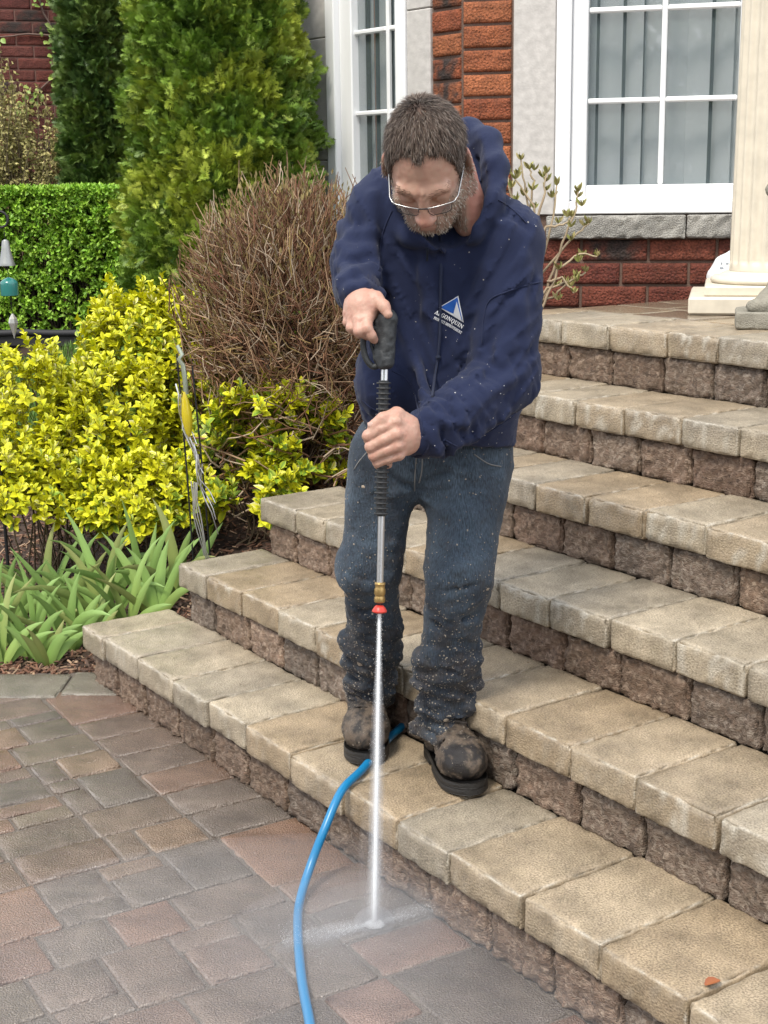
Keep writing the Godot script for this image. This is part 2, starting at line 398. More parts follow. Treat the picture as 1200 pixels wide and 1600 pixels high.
# ---------------------------------------------------------------- house
func brick_mesh(size: Vector3, col: Color, sd: float, dark := 0.0) -> ArrayMesh:
	var c2 := Color(0.05, 0.035, 0.03)
	var g := Geo.new(); var hs := size * 0.5; var r := 0.004
	var xs := [-hs.x, -hs.x + r]; var n := maxi(3, int(size.x / 0.016))
	for k in range(1, n): xs.append(-hs.x + r + (size.x - 2 * r) * k / n)
	xs.append_array([hs.x - r, hs.x])
	var ys := [-hs.y, -hs.y + r]; var m := 5
	for k in range(1, m): ys.append(-hs.y + r + (size.y - 2 * r) * k / m)
	ys.append_array([hs.y - r, hs.y])
	for x in xs:
		for y in ys:
			var rim: bool = absf(x) > hs.x - r * 0.5 or absf(y) > hs.y - r * 0.5
			var s := Vector3(x + sd, y + sd * 2.0, sd)
			var z: float = hs.z - (0.010 if rim else 0.0) + (0.0035 * bumps.get_noise_3dv(s * 30.0) + 0.002 * fine.get_noise_3dv(s * 70.0)) * (0.3 if rim else 1.0)
			var t := clampf(0.5 + 1.6 * bumps.get_noise_3dv(s * 12.0), 0.0, 1.0)
			var cc := col.lerp(col * 0.55, t * 0.6).lerp(c2, dark * clampf(1.2 - absf(x) / hs.x * 1.1 + bumps.get_noise_3dv(s * 25.0), 0.0, 1.0)); cc.a = 1.0
			g.vert(Vector3(x, y, z), cc)
	var w := ys.size()
	for a in xs.size() - 1:
		for b in w - 1: g.quad(a * w + b, a * w + b + 1, (a + 1) * w + b + 1, (a + 1) * w + b)
	# sides, from the rim back into the mortar
	var ring := []
	for b in w: ring.append(b)
	for a in range(1, xs.size()): ring.append(a * w + w - 1)
	for b in range(w - 2, -1, -1): ring.append((xs.size() - 1) * w + b)
	for a in range(xs.size() - 2, 0, -1): ring.append(a * w)
	var q := g.v.size()
	for k in ring: g.vert(Vector3(g.v[k].x, g.v[k].y, -hs.z), g.c[k])
	for k in ring.size():
		var l := (k + 1) % ring.size()
		g.quad(ring[k], q + k, q + l, ring[l])
	return g.sharp()

func bricks(parent: Node, xf: Transform3D, u0: float, u1: float, y0: float, courses: int, pitch: float, length: float, shift: float, cols: Array, r2: RandomNumberGenerator, burnt := 0.12, blank := Rect2()) -> void:
	for k in courses:
		var u := u0 - (shift if k % 2 else 0.0)
		while u < u1 - 0.02:
			var a := maxf(u, u0); var b := minf(u + length, u1)
			var mid := Vector2((a + b) * 0.5, y0 + (k + 0.5) * pitch)
			if b - a > 0.03 and not blank.has_point(mid):
				var col: Color = cols[r2.randi() % cols.size()] * r2.randf_range(0.85, 1.12)
				part("brick", brick_mesh(Vector3(b - a - 0.010, pitch - 0.010, 0.03), col, r2.randf_range(0, 50), 1.0 if r2.randf() < burnt else 0.0), mats.brick, parent, xf * Transform3D(Basis(), Vector3(mid.x, mid.y, -0.009)))
			u += length

func bevel_box(size: Vector3, r: float) -> ArrayMesh:
	var g := Geo.new(); var h := size * 0.5
	for ax in 3:
		var b := (ax + 1) % 3; var d := (ax + 2) % 3
		var tb := [-h[b] + r, h[b] - r]; var td := [-h[d] + r, h[d] - r]
		for s in [-1.0, 1.0]:
			var p := []
			for x in tb:
				for y in td:
					var q := Vector3(); q[ax] = h[ax] * s; q[b] = x; q[d] = y; p.append(q)
			if s > 0: g.face(p[0], p[1], p[3], p[2])
			else: g.face(p[0], p[2], p[3], p[1])
			for t in [-1.0, 1.0]:      # bevel between face ax and face b
				var q0 := Vector3(); q0[ax] = h[ax] * s; q0[b] = (h[b] - r) * t; q0[d] = -h[d] + r
				var q1 := q0; q1[d] = h[d] - r
				var q2 := Vector3(); q2[ax] = (h[ax] - r) * s; q2[b] = h[b] * t; q2[d] = h[d] - r
				var q3 := q2; q3[d] = -h[d] + r
				if s * t > 0: g.face(q0, q1, q2, q3)
				else: g.face(q0, q3, q2, q1)
	for k in 8:
		var s := Vector3(1 if k & 1 else -1, 1 if k & 2 else -1, 1 if k & 4 else -1)
		var a := g.vert(s * Vector3(h.x, h.y - r, h.z - r)); var b := g.vert(s * Vector3(h.x - r, h.y, h.z - r)); var c := g.vert(s * Vector3(h.x - r, h.y - r, h.z))
		if s.x * s.y * s.z > 0: g.tri(a, c, b)
		else: g.tri(a, b, c)
	return g.sharp()

func bar(called: String, parent: Node, xf: Transform3D, lo: Vector3, hi: Vector3, m: Material, r := 0.003) -> MeshInstance3D:
	return part(called, bevel_box(hi - lo, r), m, parent, xf * Transform3D(Basis(), (lo + hi) * 0.5))

func window(parent: Node, xf: Transform3D, u0: float, u1: float, y0: float, y1: float, gu: Array, gy: Array, mould: float, bottom: float) -> void:
	var w := Node3D.new(); w.name = "window"; parent.add_child(w, true)
	var v: Material = mats.vinyl
	var s0: float = gu[0]; var s1: float = gu[-1]; var t0: float = gy[0]; var t1: float = gy[-1]
	# outer moulding, stepped jamb and sash
	bar("frame", w, xf, Vector3(u0, y0, -0.10), Vector3(u0 + mould, y1, 0.022), v, 0.004)
	bar("frame", w, xf, Vector3(u1 - mould, y0, -0.10), Vector3(u1, y1, 0.022), v, 0.004)
	bar("frame", w, xf, Vector3(u0 + mould + 0.001, y0, -0.10), Vector3(u1 - mould - 0.001, y0 + bottom * 0.45, 0.020), v, 0.004)
	bar("sash", w, xf, Vector3(u0 + mould + 0.001, y0 + bottom * 0.45 + 0.001, -0.09), Vector3(s0, y1, -0.006), v, 0.005)
	bar("sash", w, xf, Vector3(s1, y0 + bottom * 0.45 + 0.001, -0.09), Vector3(u1 - mould - 0.001, y1, -0.006), v, 0.005)
	bar("sash", w, xf, Vector3(s0 + 0.001, y0 + bottom * 0.45 + 0.001, -0.09), Vector3(s1 - 0.001, t0, -0.008), v, 0.005)
	for k in range(1, gu.size() - 1): bar("muntin", w, xf, Vector3(gu[k] - 0.010, t0 + 0.001, -0.040), Vector3(gu[k] + 0.010, t1, -0.019), v, 0.005)
	for k in range(1, gy.size() - 1):
		for a in gu.size() - 1: bar("muntin", w, xf, Vector3(gu[a] + (0.0105 if a > 0 else 0.001), gy[k] - 0.010, -0.040), Vector3(gu[a + 1] - (0.0105 if a < gu.size() - 2 else 0.001), gy[k] + 0.010, -0.020), v, 0.005)
	for a in gu.size() - 1:
		for b in gy.size() - 1: bar("pane", w, xf, Vector3(gu[a], gy[b], -0.050), Vector3(gu[a + 1], gy[b + 1], -0.044), mats.glass, 0.0005)
	# vertical blinds hanging behind the glass
	var r2 := RandomNumberGenerator.new(); r2.seed = int(u0 * 1000)
	var u := s0 - 0.02
	while u < s1:
		var sw := 0.088; var ang := r2.randf_range(-0.75, 0.35)
		var g := Geo.new()
		var b := Basis(Vector3.UP, ang)
		for k in 4:
			var x0 := -sw * 0.5 + sw * k / 4.0; var x1 := x0 + sw / 4.0
			var z0 := 0.008 * sin(PI * k / 4.0); var z1 := 0.008 * sin(PI * (k + 1) / 4.0)
			g.face(b * Vector3(x0, t0 - 0.1, z0), b * Vector3(x0, t1, z0), b * Vector3(x1, t1, z1), b * Vector3(x1, t0 - 0.1, z1))
			g.face(b * Vector3(x1, t0 - 0.1, z1 - 0.001), b * Vector3(x1, t1, z1 - 0.001), b * Vector3(x0, t1, z0 - 0.001), b * Vector3(x0, t0 - 0.1, z0 - 0.001))
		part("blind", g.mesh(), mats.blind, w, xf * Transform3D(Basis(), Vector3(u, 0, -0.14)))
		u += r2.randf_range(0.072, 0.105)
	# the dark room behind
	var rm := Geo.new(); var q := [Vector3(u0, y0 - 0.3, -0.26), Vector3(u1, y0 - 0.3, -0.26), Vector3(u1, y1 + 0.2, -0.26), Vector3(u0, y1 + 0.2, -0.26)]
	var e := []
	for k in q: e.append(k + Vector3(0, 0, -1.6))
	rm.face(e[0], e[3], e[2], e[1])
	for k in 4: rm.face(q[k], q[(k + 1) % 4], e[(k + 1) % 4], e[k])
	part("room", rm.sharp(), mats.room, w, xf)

func house() -> void:
	var root := thing("brick_house", "red brick house with white windows and pale stone surrounds behind the stairs", "house")
	var P0 := Vector3(0.326, 0, -5.692)
	var r2 := RandomNumberGenerator.new(); r2.seed = 77
	var ra := Basis(Vector3(cos(0.235), 0, sin(0.235)), Vector3.UP, Vector3(-sin(0.235), 0, cos(0.235)))
	var la := Basis(Vector3(cos(0.876), 0, sin(0.876)), Vector3.UP, Vector3(-sin(0.876), 0, cos(0.876)))
	var X := Transform3D(ra, P0); var Y := Transform3D(la, P0)
	var red := [Color(0.40, 0.125, 0.05), Color(0.45, 0.15, 0.062), Color(0.36, 0.10, 0.042)]
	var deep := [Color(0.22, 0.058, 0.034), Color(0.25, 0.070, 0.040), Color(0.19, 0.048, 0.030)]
	# wall that faces the porch
	var wall := part("wall", null_mesh(), mats.mortar, root)
	wall.mesh = wall_mesh([[0.0, 3.2, -0.1, 1.43], [0.0, 0.365, 1.43, 3.3], [1.96, 3.2, 1.43, 3.3], [0.365, 1.96, 2.85, 3.3]])
	wall.transform = X
	bricks(wall, Transform3D(), 0.0, 0.197, 1.43, 17, 0.0895, 0.2, 0.0, red, r2, 0.0)
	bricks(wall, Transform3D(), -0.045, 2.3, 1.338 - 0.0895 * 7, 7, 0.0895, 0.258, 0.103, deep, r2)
	for k in [[1.43, 2.234], [2.237, 2.85]]: bar("stone_surround", root, X, Vector3(0.201, k[0], -0.1), Vector3(0.363, k[1], 0.012), mats.limestone, 0.004)
	# rough stone sill
	var sx := 0.335
	for w in [0.535, 0.52, 0.55]:
		part("sill", stone(Vector3(w - 0.005, 0.086, 0.16), 0.007, 0.014, 0.001, 0.004, Color(0.44, 0.425, 0.39), Color(0.55, 0.53, 0.49), sx * 9.0, 0.3, 0.012), mats.sill_stone, root, X * Transform3D(Basis(), Vector3(sx + w * 0.5, 1.383, -0.04)))
		sx += w
	window(root, X, 0.366, 1.955, 1.432, 2.84, [0.482, 0.765, 1.05, 1.33, 1.61, 1.84], [1.54, 1.853, 2.183, 2.51, 2.8], 0.056, 0.108)
	# wall of the bay, turned away to the garden
	var wall2 := part("wall", wall_mesh([[-1.12, 0.0, -0.1, 1.0], [-0.315, 0.0, 1.0, 3.3], [-1.12, -0.835, 1.0, 3.3], [-0.835, -0.315, 2.85, 3.3]]), mats.mortar, root, Y)
	bricks(wall2, Transform3D(), -0.171, -0.002, 1.05, 21, 0.0895, 0.2, 0.0, red, r2, 0.55)
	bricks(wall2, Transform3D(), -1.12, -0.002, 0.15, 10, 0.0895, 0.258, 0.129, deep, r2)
	for k in [[1.05, 2.226], [2.229, 2.85]]: bar("stone_surround", root, Y, Vector3(-0.313, k[0], -0.1), Vector3(-0.173, k[1], 0.012), mats.limestone, 0.004)
	for k in [[1.05, 1.66], [1.663, 2.17], [2.173, 2.85]]: bar("stone_surround", root, Y, Vector3(-1.1, k[0], -0.1), Vector3(-0.837, k[1], 0.012), mats.limestone, 0.004)
	window(root, Y, -0.834, -0.316, 1.06, 2.84, [-0.690, -0.471, -0.336], [1.16, 1.52, 1.849, 2.177, 2.52, 2.8], 0.06, 0.108)
	# return wall behind the bay and a roof edge above the frame
	var rw := part("wall", wall_mesh([[0.0, 4.0, -0.1, 3.3]]), mats.brick, root, Transform3D(Basis(Vector3.UP, 1.35), Y * Vector3(-1.12, 0, -0.26)))
	rw.material_override = mat("return_wall", lin(0.38, 0.12, 0.05), 0.85, mats.brick.albedo_texture, 3.4, mats.brick.normal_texture, 1.0)
	# fluted column with its base on the porch
	var col := thing("fluted_column", "cream fluted porch column on a stepped square base", "column", Vector3(1.335, RISER * 6, -4.91))
	col.basis = ra
	part("plinth", bevel_box(Vector3(0.52, 0.056, 0.52), 0.006), mats.cream_paint, col, Transform3D(Basis(), Vector3(0, 0.029, 0)))
	part("plinth", bevel_box(Vector3(0.42, 0.034, 0.42), 0.005), mats.cream_paint, col, Transform3D(Basis(), Vector3(0, 0.0745, 0)))
	var g := Geo.new()
	g.lathe([Vector2(0.0, 0.09), Vector2(0.185, 0.091), Vector2(0.193, 0.099), Vector2(0.193, 0.107), Vector2(0.185, 0.115), Vector2(0.165, 0.118), Vector2(0.155, 0.125), Vector2(0.14, 0.132), Vector2(0.0, 0.134)], 48)
	part("base_ring", g.sharp(), mats.cream_paint, col)
	g = Geo.new(); var sides := 144; var prev := -1
	for hh in [[0.133, 0.0], [0.15, 0.0], [0.158, 0.5], [0.17, 1.0], [0.6, 1.0], [1.2, 1.0], [1.75, 1.0]]:
		var base := g.v.size()
		for s in sides:
			var a := TAU * s / sides
			var fl := pow(maxf(0.0, sin(fposmod(a * 18.0 / TAU, 1.0) * PI) - 0.25) / 0.75, 0.7)
			var rr: float = 0.132 - hh[0] * 0.008 - 0.013 * fl * hh[1]
			g.vert(Vector3(cos(a) * rr, hh[0], sin(a) * rr))
		if prev >= 0:
			for s in sides: g.quad(prev + s, base + s, base + (s + 1) % sides, prev + (s + 1) % sides)
		prev = base
	part("shaft", g.sharp(), mats.cream_paint, col)
	# porch roof that the column carries
	# small statue at the edge of the porch
	var st := thing("garden_statue", "grey cast stone statue on a low slab at the porch edge", "statue", Vector3(1.20, RISER * 6 + 0.002, -4.28))
	st.basis = ra
	mat("cast_stone", lin(0.30, 0.28, 0.23), 0.9, mats.limestone.albedo_texture, 3.0, mats.limestone.normal_texture, 1.0)
	part("slab", stone(Vector3(0.25, 0.05, 0.2), 0.006, 0.02, 0.003, 0.006, Color.WHITE, Color.WHITE, 3.0, 0.1), mats.cast_stone, st, Transform3D(Basis(), Vector3(0.0, 0.025, 0)))
	var f := Field.new(Vector3(-0.16, 0.03, -0.16), Vector3(0.2, 0.56, 0.16), 0.008)
	f.ball(Vector3(0.01, 0.06, 0.01), Vector3(0.10, 0.045, 0.075), Basis(), 0.02)
	f.cone(Vector3(0.03, 0.06, 0), Vector3(0.06, 0.25, 0), 0.07, 0.085, 0.04)
	f.cone(Vector3(0.06, 0.25, 0), Vector3(0.045, 0.40, 0.02), 0.08, 0.055, 0.04)
	f.cone(Vector3(0.045, 0.42, 0.02), Vector3(-0.035, 0.405, 0.05), 0.05, 0.022, 0.03)
	f.ball(Vector3(-0.05, 0.065, 0.05), Vector3(0.05, 0.025, 0.035), Basis(), 0.01)
	f.rough(0.006, 20.0)
	part("figure", f.net(Color.WHITE).mesh(), mats.cast_stone, st)
	# white sack leaning on the wall behind the column
	var sack := thing("white_sack", "white plastic sack with grey print slumped behind the cream column", "sack", Vector3(1.335, RISER * 6, -5.30))
	var sf := Field.new(Vector3(-0.16, -0.01, -0.12), Vector3(0.16, 0.24, 0.12), 0.007)
	sf.ball(Vector3(0, 0.075, 0), Vector3(0.125, 0.10, 0.075), Basis(), 0.0)
	sf.ball(Vector3(0.03, 0.13, -0.01), Vector3(0.08, 0.06, 0.05), Basis(), 0.05)
	sf.rough(0.008, 14.0)
	sf.cut(Vector3(0, 0.004, 0), Vector3.DOWN, 0.01)
	part("bag", sf.net(Color.WHITE).mesh(), mat("sack_plastic", lin(0.75, 0.76, 0.78), 0.4), sack)
	var pg := Geo.new()
	for k in 7:
		for s in 5:
			if (k * 3 + s) % 4 == 0: continue
			var w := 0.007 + 0.004 * ((k + s) % 3)
			var q := []
			for t in 4:
				var x := -0.118 + s * 0.019 + (w if t in [2, 3] else 0.0) + k * 0.003; var y := 0.035 + k * 0.0165 + (0.0075 if t in [1, 2] else 0.0)
				q.append(sf.reach(Vector3(x, y, 0.115), Vector3(0.25, 0, -1).normalized(), 0.25) + Vector3(-0.0006, 0, 0.002))
			if q[0].z > -0.05: pg.face(q[0], q[1], q[2], q[3])
	part("print", pg.sharp(), mat("grey_print", lin(0.22, 0.24, 0.27), 0.6), sack)

func null_mesh() -> ArrayMesh: return ArrayMesh.new()

func wall_mesh(rects: Array) -> ArrayMesh:       # boxes [u0, u1, y0, y1], their faces 6 mm behind the brick faces
	var g := Geo.new()
	for k in rects: g.box(Vector3(k[0], k[2], -0.25), Vector3(k[1], k[3], -0.004))
	return g.sharp()

func far_wall() -> void:
	var root := thing("garden_wall", "dark red brick wall with climbing vine behind the hedge", "brick wall", Vector3(-2.3, 0, -11.7))
	root.basis = Basis(Vector3.UP, 0.30)
	mat("pale_mortar", lin(0.26, 0.15, 0.12), 0.95)
	var g := Geo.new(); g.box(Vector3(-3.0, 0.0, -0.3), Vector3(2.2, 4.6, -0.004))
	part("mortar", g.sharp(), mats.pale_mortar, root)
	var r2 := RandomNumberGenerator.new(); r2.seed = 99
	var cols := [Color(0.19, 0.050, 0.035), Color(0.21, 0.058, 0.042), Color(0.165, 0.043, 0.033), Color(0.20, 0.06, 0.045)]
	var kinds := []
	for k in 12: kinds.append(brick_mesh(Vector3(0.248, 0.0815, 0.03), cols[k % 4] * r2.randf_range(0.85, 1.1), k * 3.3, 1.0 if k == 11 else 0.0))
	for c in 36:
		var u := -0.80 - (0.129 if c % 2 else 0.0)
		while u < 1.15:
			part("brick", kinds[r2.randi() % 12], mats.brick, root, Transform3D(Basis(), Vector3(u + 0.129, 0.55 + c * 0.0895, -0.009)))
			u += 0.258

# ---------------------------------------------------------------- smooth solids: a distance field meshed with surface nets
class Field:
	var o: Vector3; var h: float; var nx: int; var ny: int; var nz: int
	var d := PackedFloat32Array()
	func _init(lo: Vector3, hi: Vector3, cell: float) -> void:
		o = lo; h = cell
		nx = int(ceil((hi.x - lo.x) / cell)) + 1; ny = int(ceil((hi.y - lo.y) / cell)) + 1; nz = int(ceil((hi.z - lo.z) / cell)) + 1
		d.resize(nx * ny * nz); d.fill(1.0)
	func put(k: int, e: float, b: float) -> void:
		var a := d[k]
		if b <= 0.0: d[k] = minf(a, e); return
		var q := maxf(b - absf(a - e), 0.0) / b
		d[k] = minf(a, e) - q * q * b * 0.25
	func cone(a: Vector3, b: Vector3, ra: float, rb: float, bl := 0.01, fl := Vector3.ZERO, fs := 1.0, neg := false) -> void:
		# tapered capsule; fl, fs: flattened (fs below 1) along that axis
		var m := maxf(ra, rb) * maxf(1.0, fs) + bl + h * 3.0
		var lo := a.min(b) - Vector3.ONE * m - o; var hi := a.max(b) + Vector3.ONE * m - o
		var i0 := maxi(0, int(lo.x / h)); var i1 := mini(nx - 1, int(hi.x / h) + 1)
		var j0 := maxi(0, int(lo.y / h)); var j1 := mini(ny - 1, int(hi.y / h) + 1)
		var k0 := maxi(0, int(lo.z / h)); var k1 := mini(nz - 1, int(hi.z / h) + 1)
		var ab := b - a; var L := maxf(ab.length_squared(), 1e-9); var flat := fs != 1.0
		var inv := 1.0 / fs - 1.0
		for i in range(i0, i1 + 1):
			for j in range(j0, j1 + 1):
				var at := (i * ny + j) * nz
				for k in range(k0, k1 + 1):
					var p := o + Vector3(i, j, k) * h - a
					var t := clampf(p.dot(ab) / L, 0.0, 1.0)
					var q := p - ab * t
					if flat: q += fl * (q.dot(fl) * inv)
					var e := q.length() - (ra + (rb - ra) * t)
					if flat and fs < 1.0: e *= lerpf(1.0, fs, 0.5)
					if neg:
						var x := d[at + k]; e = -e
						var w := maxf(bl - absf(x - e), 0.0) / maxf(bl, 1e-6)
						d[at + k] = maxf(x, e) + w * w * bl * 0.25
					else:
						var x := d[at + k]
						var w := maxf(bl - absf(x - e), 0.0) / maxf(bl, 1e-6)
						d[at + k] = minf(x, e) - w * w * bl * 0.25
	func ball(c: Vector3, r: Vector3, bs: Basis, bl := 0.01, neg := false) -> void:
		var m := maxf(r.x, maxf(r.y, r.z)) + bl + h * 3.0
		var lo := c - Vector3.ONE * m - o; var hi := c + Vector3.ONE * m - o
		var i0 := maxi(0, int(lo.x / h)); var i1 := mini(nx - 1, int(hi.x / h) + 1)
		var j0 := maxi(0, int(lo.y / h)); var j1 := mini(ny - 1, int(hi.y / h) + 1)
		var k0 := maxi(0, int(lo.z / h)); var k1 := mini(nz - 1, int(hi.z / h) + 1)
		var inv := bs.inverse()
		for i in range(i0, i1 + 1):
			for j in range(j0, j1 + 1):
				var at := (i * ny + j) * nz
				for k in range(k0, k1 + 1):
					var p := inv * (o + Vector3(i, j, k) * h - c)
					var q := p / r; var l := q.length(); var l2 := (q / r).length()
					var e := l * (l - 1.0) / maxf(l2, 1e-6)
					var x := d[at + k]
					if neg:
						e = -e
						var w := maxf(bl - absf(x - e), 0.0) / maxf(bl, 1e-6)
						d[at + k] = maxf(x, e) + w * w * bl * 0.25
					else:
						var w := maxf(bl - absf(x - e), 0.0) / maxf(bl, 1e-6)
						d[at + k] = minf(x, e) - w * w * bl * 0.25
	func cut(at: Vector3, away: Vector3, bl := 0.005) -> void:     # takes off what lies on the side that away points to
		for i in nx:
			for j in ny:
				for k in nz:
					var q := (i * ny + j) * nz + k
					if d[q] > 0.06: continue
					var e := (o + Vector3(i, j, k) * h - at).dot(away); var x := d[q]
					var w := maxf(bl - absf(x - e), 0.0) / bl
					d[q] = maxf(x, e) + w * w * bl * 0.25
	func warp(f: Callable, band := 0.05) -> void:                   # adds f(point) to the distance near the surface
		for i in nx:
			for j in ny:
				for k in nz:
					var q := (i * ny + j) * nz + k
					if absf(d[q]) < band: d[q] += f.call(o + Vector3(i, j, k) * h)
	func carve(f: Callable, band := 0.05) -> void:                  # keeps only what f calls inside (negative)
		for i in nx:
			for j in ny:
				for k in nz:
					var q := (i * ny + j) * nz + k
					if d[q] < band: d[q] = maxf(d[q], f.call(o + Vector3(i, j, k) * h))
	func rough(amp: float, freq: float, sd := 1) -> void:
		var n := FastNoiseLite.new(); n.seed = sd; n.frequency = freq; n.fractal_octaves = 2
		warp(func(p: Vector3) -> float: return n.get_noise_3dv(p) * amp)
	func at(p: Vector3) -> float:
		var g := (p - o) / h
		var i := clampi(int(g.x), 0, nx - 2); var j := clampi(int(g.y), 0, ny - 2); var k := clampi(int(g.z), 0, nz - 2)
		var f := g - Vector3(i, j, k); var q := (i * ny + j) * nz + k; var si := ny * nz
		var a := lerpf(lerpf(d[q], d[q + 1], f.z), lerpf(d[q + nz], d[q + nz + 1], f.z), f.y)
		var b := lerpf(lerpf(d[q + si], d[q + si + 1], f.z), lerpf(d[q + si + nz], d[q + si + nz + 1], f.z), f.y)
		return lerpf(a, b, f.x)
	func slope(p: Vector3) -> Vector3:
		var e := h * 0.8
		return Vector3(at(p + Vector3(e, 0, 0)) - at(p - Vector3(e, 0, 0)), at(p + Vector3(0, e, 0)) - at(p - Vector3(0, e, 0)), at(p + Vector3(0, 0, e)) - at(p - Vector3(0, 0, e))).normalized()
	func reach(p: Vector3, dir: Vector3, far := 1.0) -> Vector3:    # first point of the surface along a line
		var t := 0.0
		while t < far:
			var e := at(p + dir * t)
			if e < 0.0005: break
			t += clampf(e * 0.6, 0.0008, 0.02)
		return p + dir * t
	func net(col: Color, shade = null) -> Geo:
		var g := Geo.new(); var ids := {}; var si := ny * nz; var lim := h * 4.0
		var cs := [0, 1, nz, nz + 1, si, si + 1, si + nz, si + nz + 1]
		for i in nx - 1:
			for j in ny - 1:
				var row := (i * ny + j) * nz
				for k in nz - 1:
					var q := row + k
					var v0 := d[q]
					if v0 > lim or v0 < -lim: continue
					var mask := 0
					for m in 8:
						if d[q + cs[m]] < 0.0: mask |= 1 << m
					if mask == 0 or mask == 255: continue
					var s := Vector3.ZERO; var n := 0
					for ax in 3:
						var st: int = [4, 2, 1][ax]
						for m in 8:
							if m & st: continue
							if ((mask >> m) & 1) == ((mask >> (m + st)) & 1): continue
							var a := d[q + cs[m]]; var b := d[q + cs[m + st]]
							var t := a / (a - b)
							var p := Vector3(1.0 if m & 4 else 0.0, 1.0 if m & 2 else 0.0, 1.0 if m & 1 else 0.0)
							p[ax] = t; s += p; n += 1
					ids[q] = g.vert(o + (Vector3(i, j, k) + s / n) * h, col)
		for q in ids:
			# edges that start at this corner
			var a: float = d[q]
			for ax in 3:
				var st: int = [si, nz, 1][ax]; var b: float = d[q + st]
				if (a < 0.0) == (b < 0.0): continue
				var u: int = [nz, 1, si][ax]; var w: int = [1, si, nz][ax]
				if not (ids.has(q - u) and ids.has(q - w) and ids.has(q - u - w)): continue
				if a < 0.0: g.quad(ids[q], ids[q - w], ids[q - u - w], ids[q - u])
				else: g.quad(ids[q], ids[q - u], ids[q - u - w], ids[q - w])
		if shade != null:
			for k in g.v.size(): g.c[k] = shade.call(g.v[k])
		return g

# ---------------------------------------------------------------- garden
func leaf_geo(g: Geo, xf: Transform3D, l: float, w: float, fold: float, curl: float, edge: Color, mid: Color, segs := 4) -> void:
	# leaf along +Y from the origin, face towards +Z
	var base := g.v.size()
	for k in segs + 1:
		var t := float(k) / segs
		var hw := w * 0.5 * pow(sin(PI * clampf(t * 0.93 + 0.05, 0.0, 1.0)), 0.8) if k < segs else 0.0005
		var y := l * t; var z := -curl * t * t
		g.vert(xf * Vector3(-hw, y, z + hw * fold), edge)
		g.vert(xf * Vector3(0, y, z), mid)
		g.vert(xf * Vector3(hw, y, z + hw * fold), edge)
	for k in segs:
		var a := base + k * 3
		g.quad(a, a + 3, a + 4, a + 1); g.quad(a + 1, a + 4, a + 5, a + 2)

func aim(dir: Vector3, roll: float) -> Basis:      # Y axis along dir
	var y := dir.normalized(); var x := y.cross(Vector3(0.13, 0.21, 0.97)).normalized()
	if x.length() < 0.5: x = y.cross(Vector3.UP).normalized()
	return Basis(x, y, x.cross(y)) * Basis(Vector3.UP, roll)

func scatter(called: String, mesh: Mesh, m: Material, parent: Node, xs: Array, cs: Array) -> MultiMeshInstance3D:
	var mm := MultiMesh.new(); mm.transform_format = MultiMesh.TRANSFORM_3D; mm.use_colors = true; mm.mesh = mesh; mm.instance_count = xs.size()
	for k in xs.size():
		mm.set_instance_transform(k, xs[k])
		mm.set_instance_color(k, cs[k])
	var o := MultiMeshInstance3D.new(); o.name = called; o.multimesh = mm; o.material_override = m; o.set_meta("kind", "stuff")
	parent.add_child(o, true)
	return o

func rdir(r2: RandomNumberGenerator) -> Vector3:
	var z := r2.randf_range(-1, 1); var a := r2.randf_range(0, TAU); var s := sqrt(1 - z * z)
	return Vector3(cos(a) * s, z, sin(a) * s)

func bent(a: Vector3, b: Vector3, sag: float, r2: RandomNumberGenerator, n := 4) -> Array:
	var out := []; var off := rdir(r2) * sag; var off2 := rdir(r2) * sag * 0.6
	for k in n + 1:
		var t := float(k) / n
		out.append(a.lerp(b, t) + off * sin(PI * t) + off2 * sin(TAU * t))
	return out

func spray_mesh(sd: int) -> ArrayMesh:        # a flat fan of scaly cedar twigs, 1 unit long
	var g := Geo.new(); var r2 := RandomNumberGenerator.new(); r2.seed = sd
	var dark := Color.WHITE; var tip := Color.WHITE
	for k in 13:
		var t := k / 12.0
		var s := -1.0 if k % 2 else 1.0
		var ang := s * lerpf(0.95, 0.25, t) * r2.randf_range(0.7, 1.2) if k < 12 else 0.0
		var l := lerpf(0.5, 0.36, t) * r2.randf_range(0.75, 1.2)
		var p := Vector3(0, t * 0.66, 0.10 * t * t)
		var dir := Vector3(sin(ang), cos(ang), r2.randf_range(-0.15, 0.3)).normalized()
		var w := 0.042 * r2.randf_range(0.8, 1.2)
		var n := Vector3(cos(ang), -sin(ang), 0)
		var up := n.cross(dir) * w * 0.35
		var a := g.vert(p, dark); var b := g.vert(p + dir * l * 0.55 + n * w, dark.lerp(tip, 0.5)); var c := g.vert(p + dir * l * 0.55 - n * w, dark.lerp(tip, 0.5)); var d := g.vert(p + dir * l, tip)
		var e := g.vert(p + dir * l * 0.5 + up, dark.lerp(tip, 0.6))
		g.tri(a, b, e); g.tri(a, e, c); g.tri(b, d, e); g.tri(e, d, c)
		for q in 2:      # side scales
			var s2 := -1.0 if q else 1.0
			var d2 := (dir * 0.7 + n * s2 * 0.75).normalized(); var p2 := p + dir * l * 0.35
			var a2 := g.vert(p2, dark); var n2 := Vector3(-d2.y, d2.x, 0) * w * 0.6
			g.tri(a2, g.vert(p2 + d2 * l * 0.28 + n2, tip), g.vert(p2 + d2 * l * 0.6, tip)); g.tri(a2, g.vert(p2 + d2 * l * 0.6, tip), g.vert(p2 + d2 * l * 0.28 - n2, tip))
	return g.sharp()

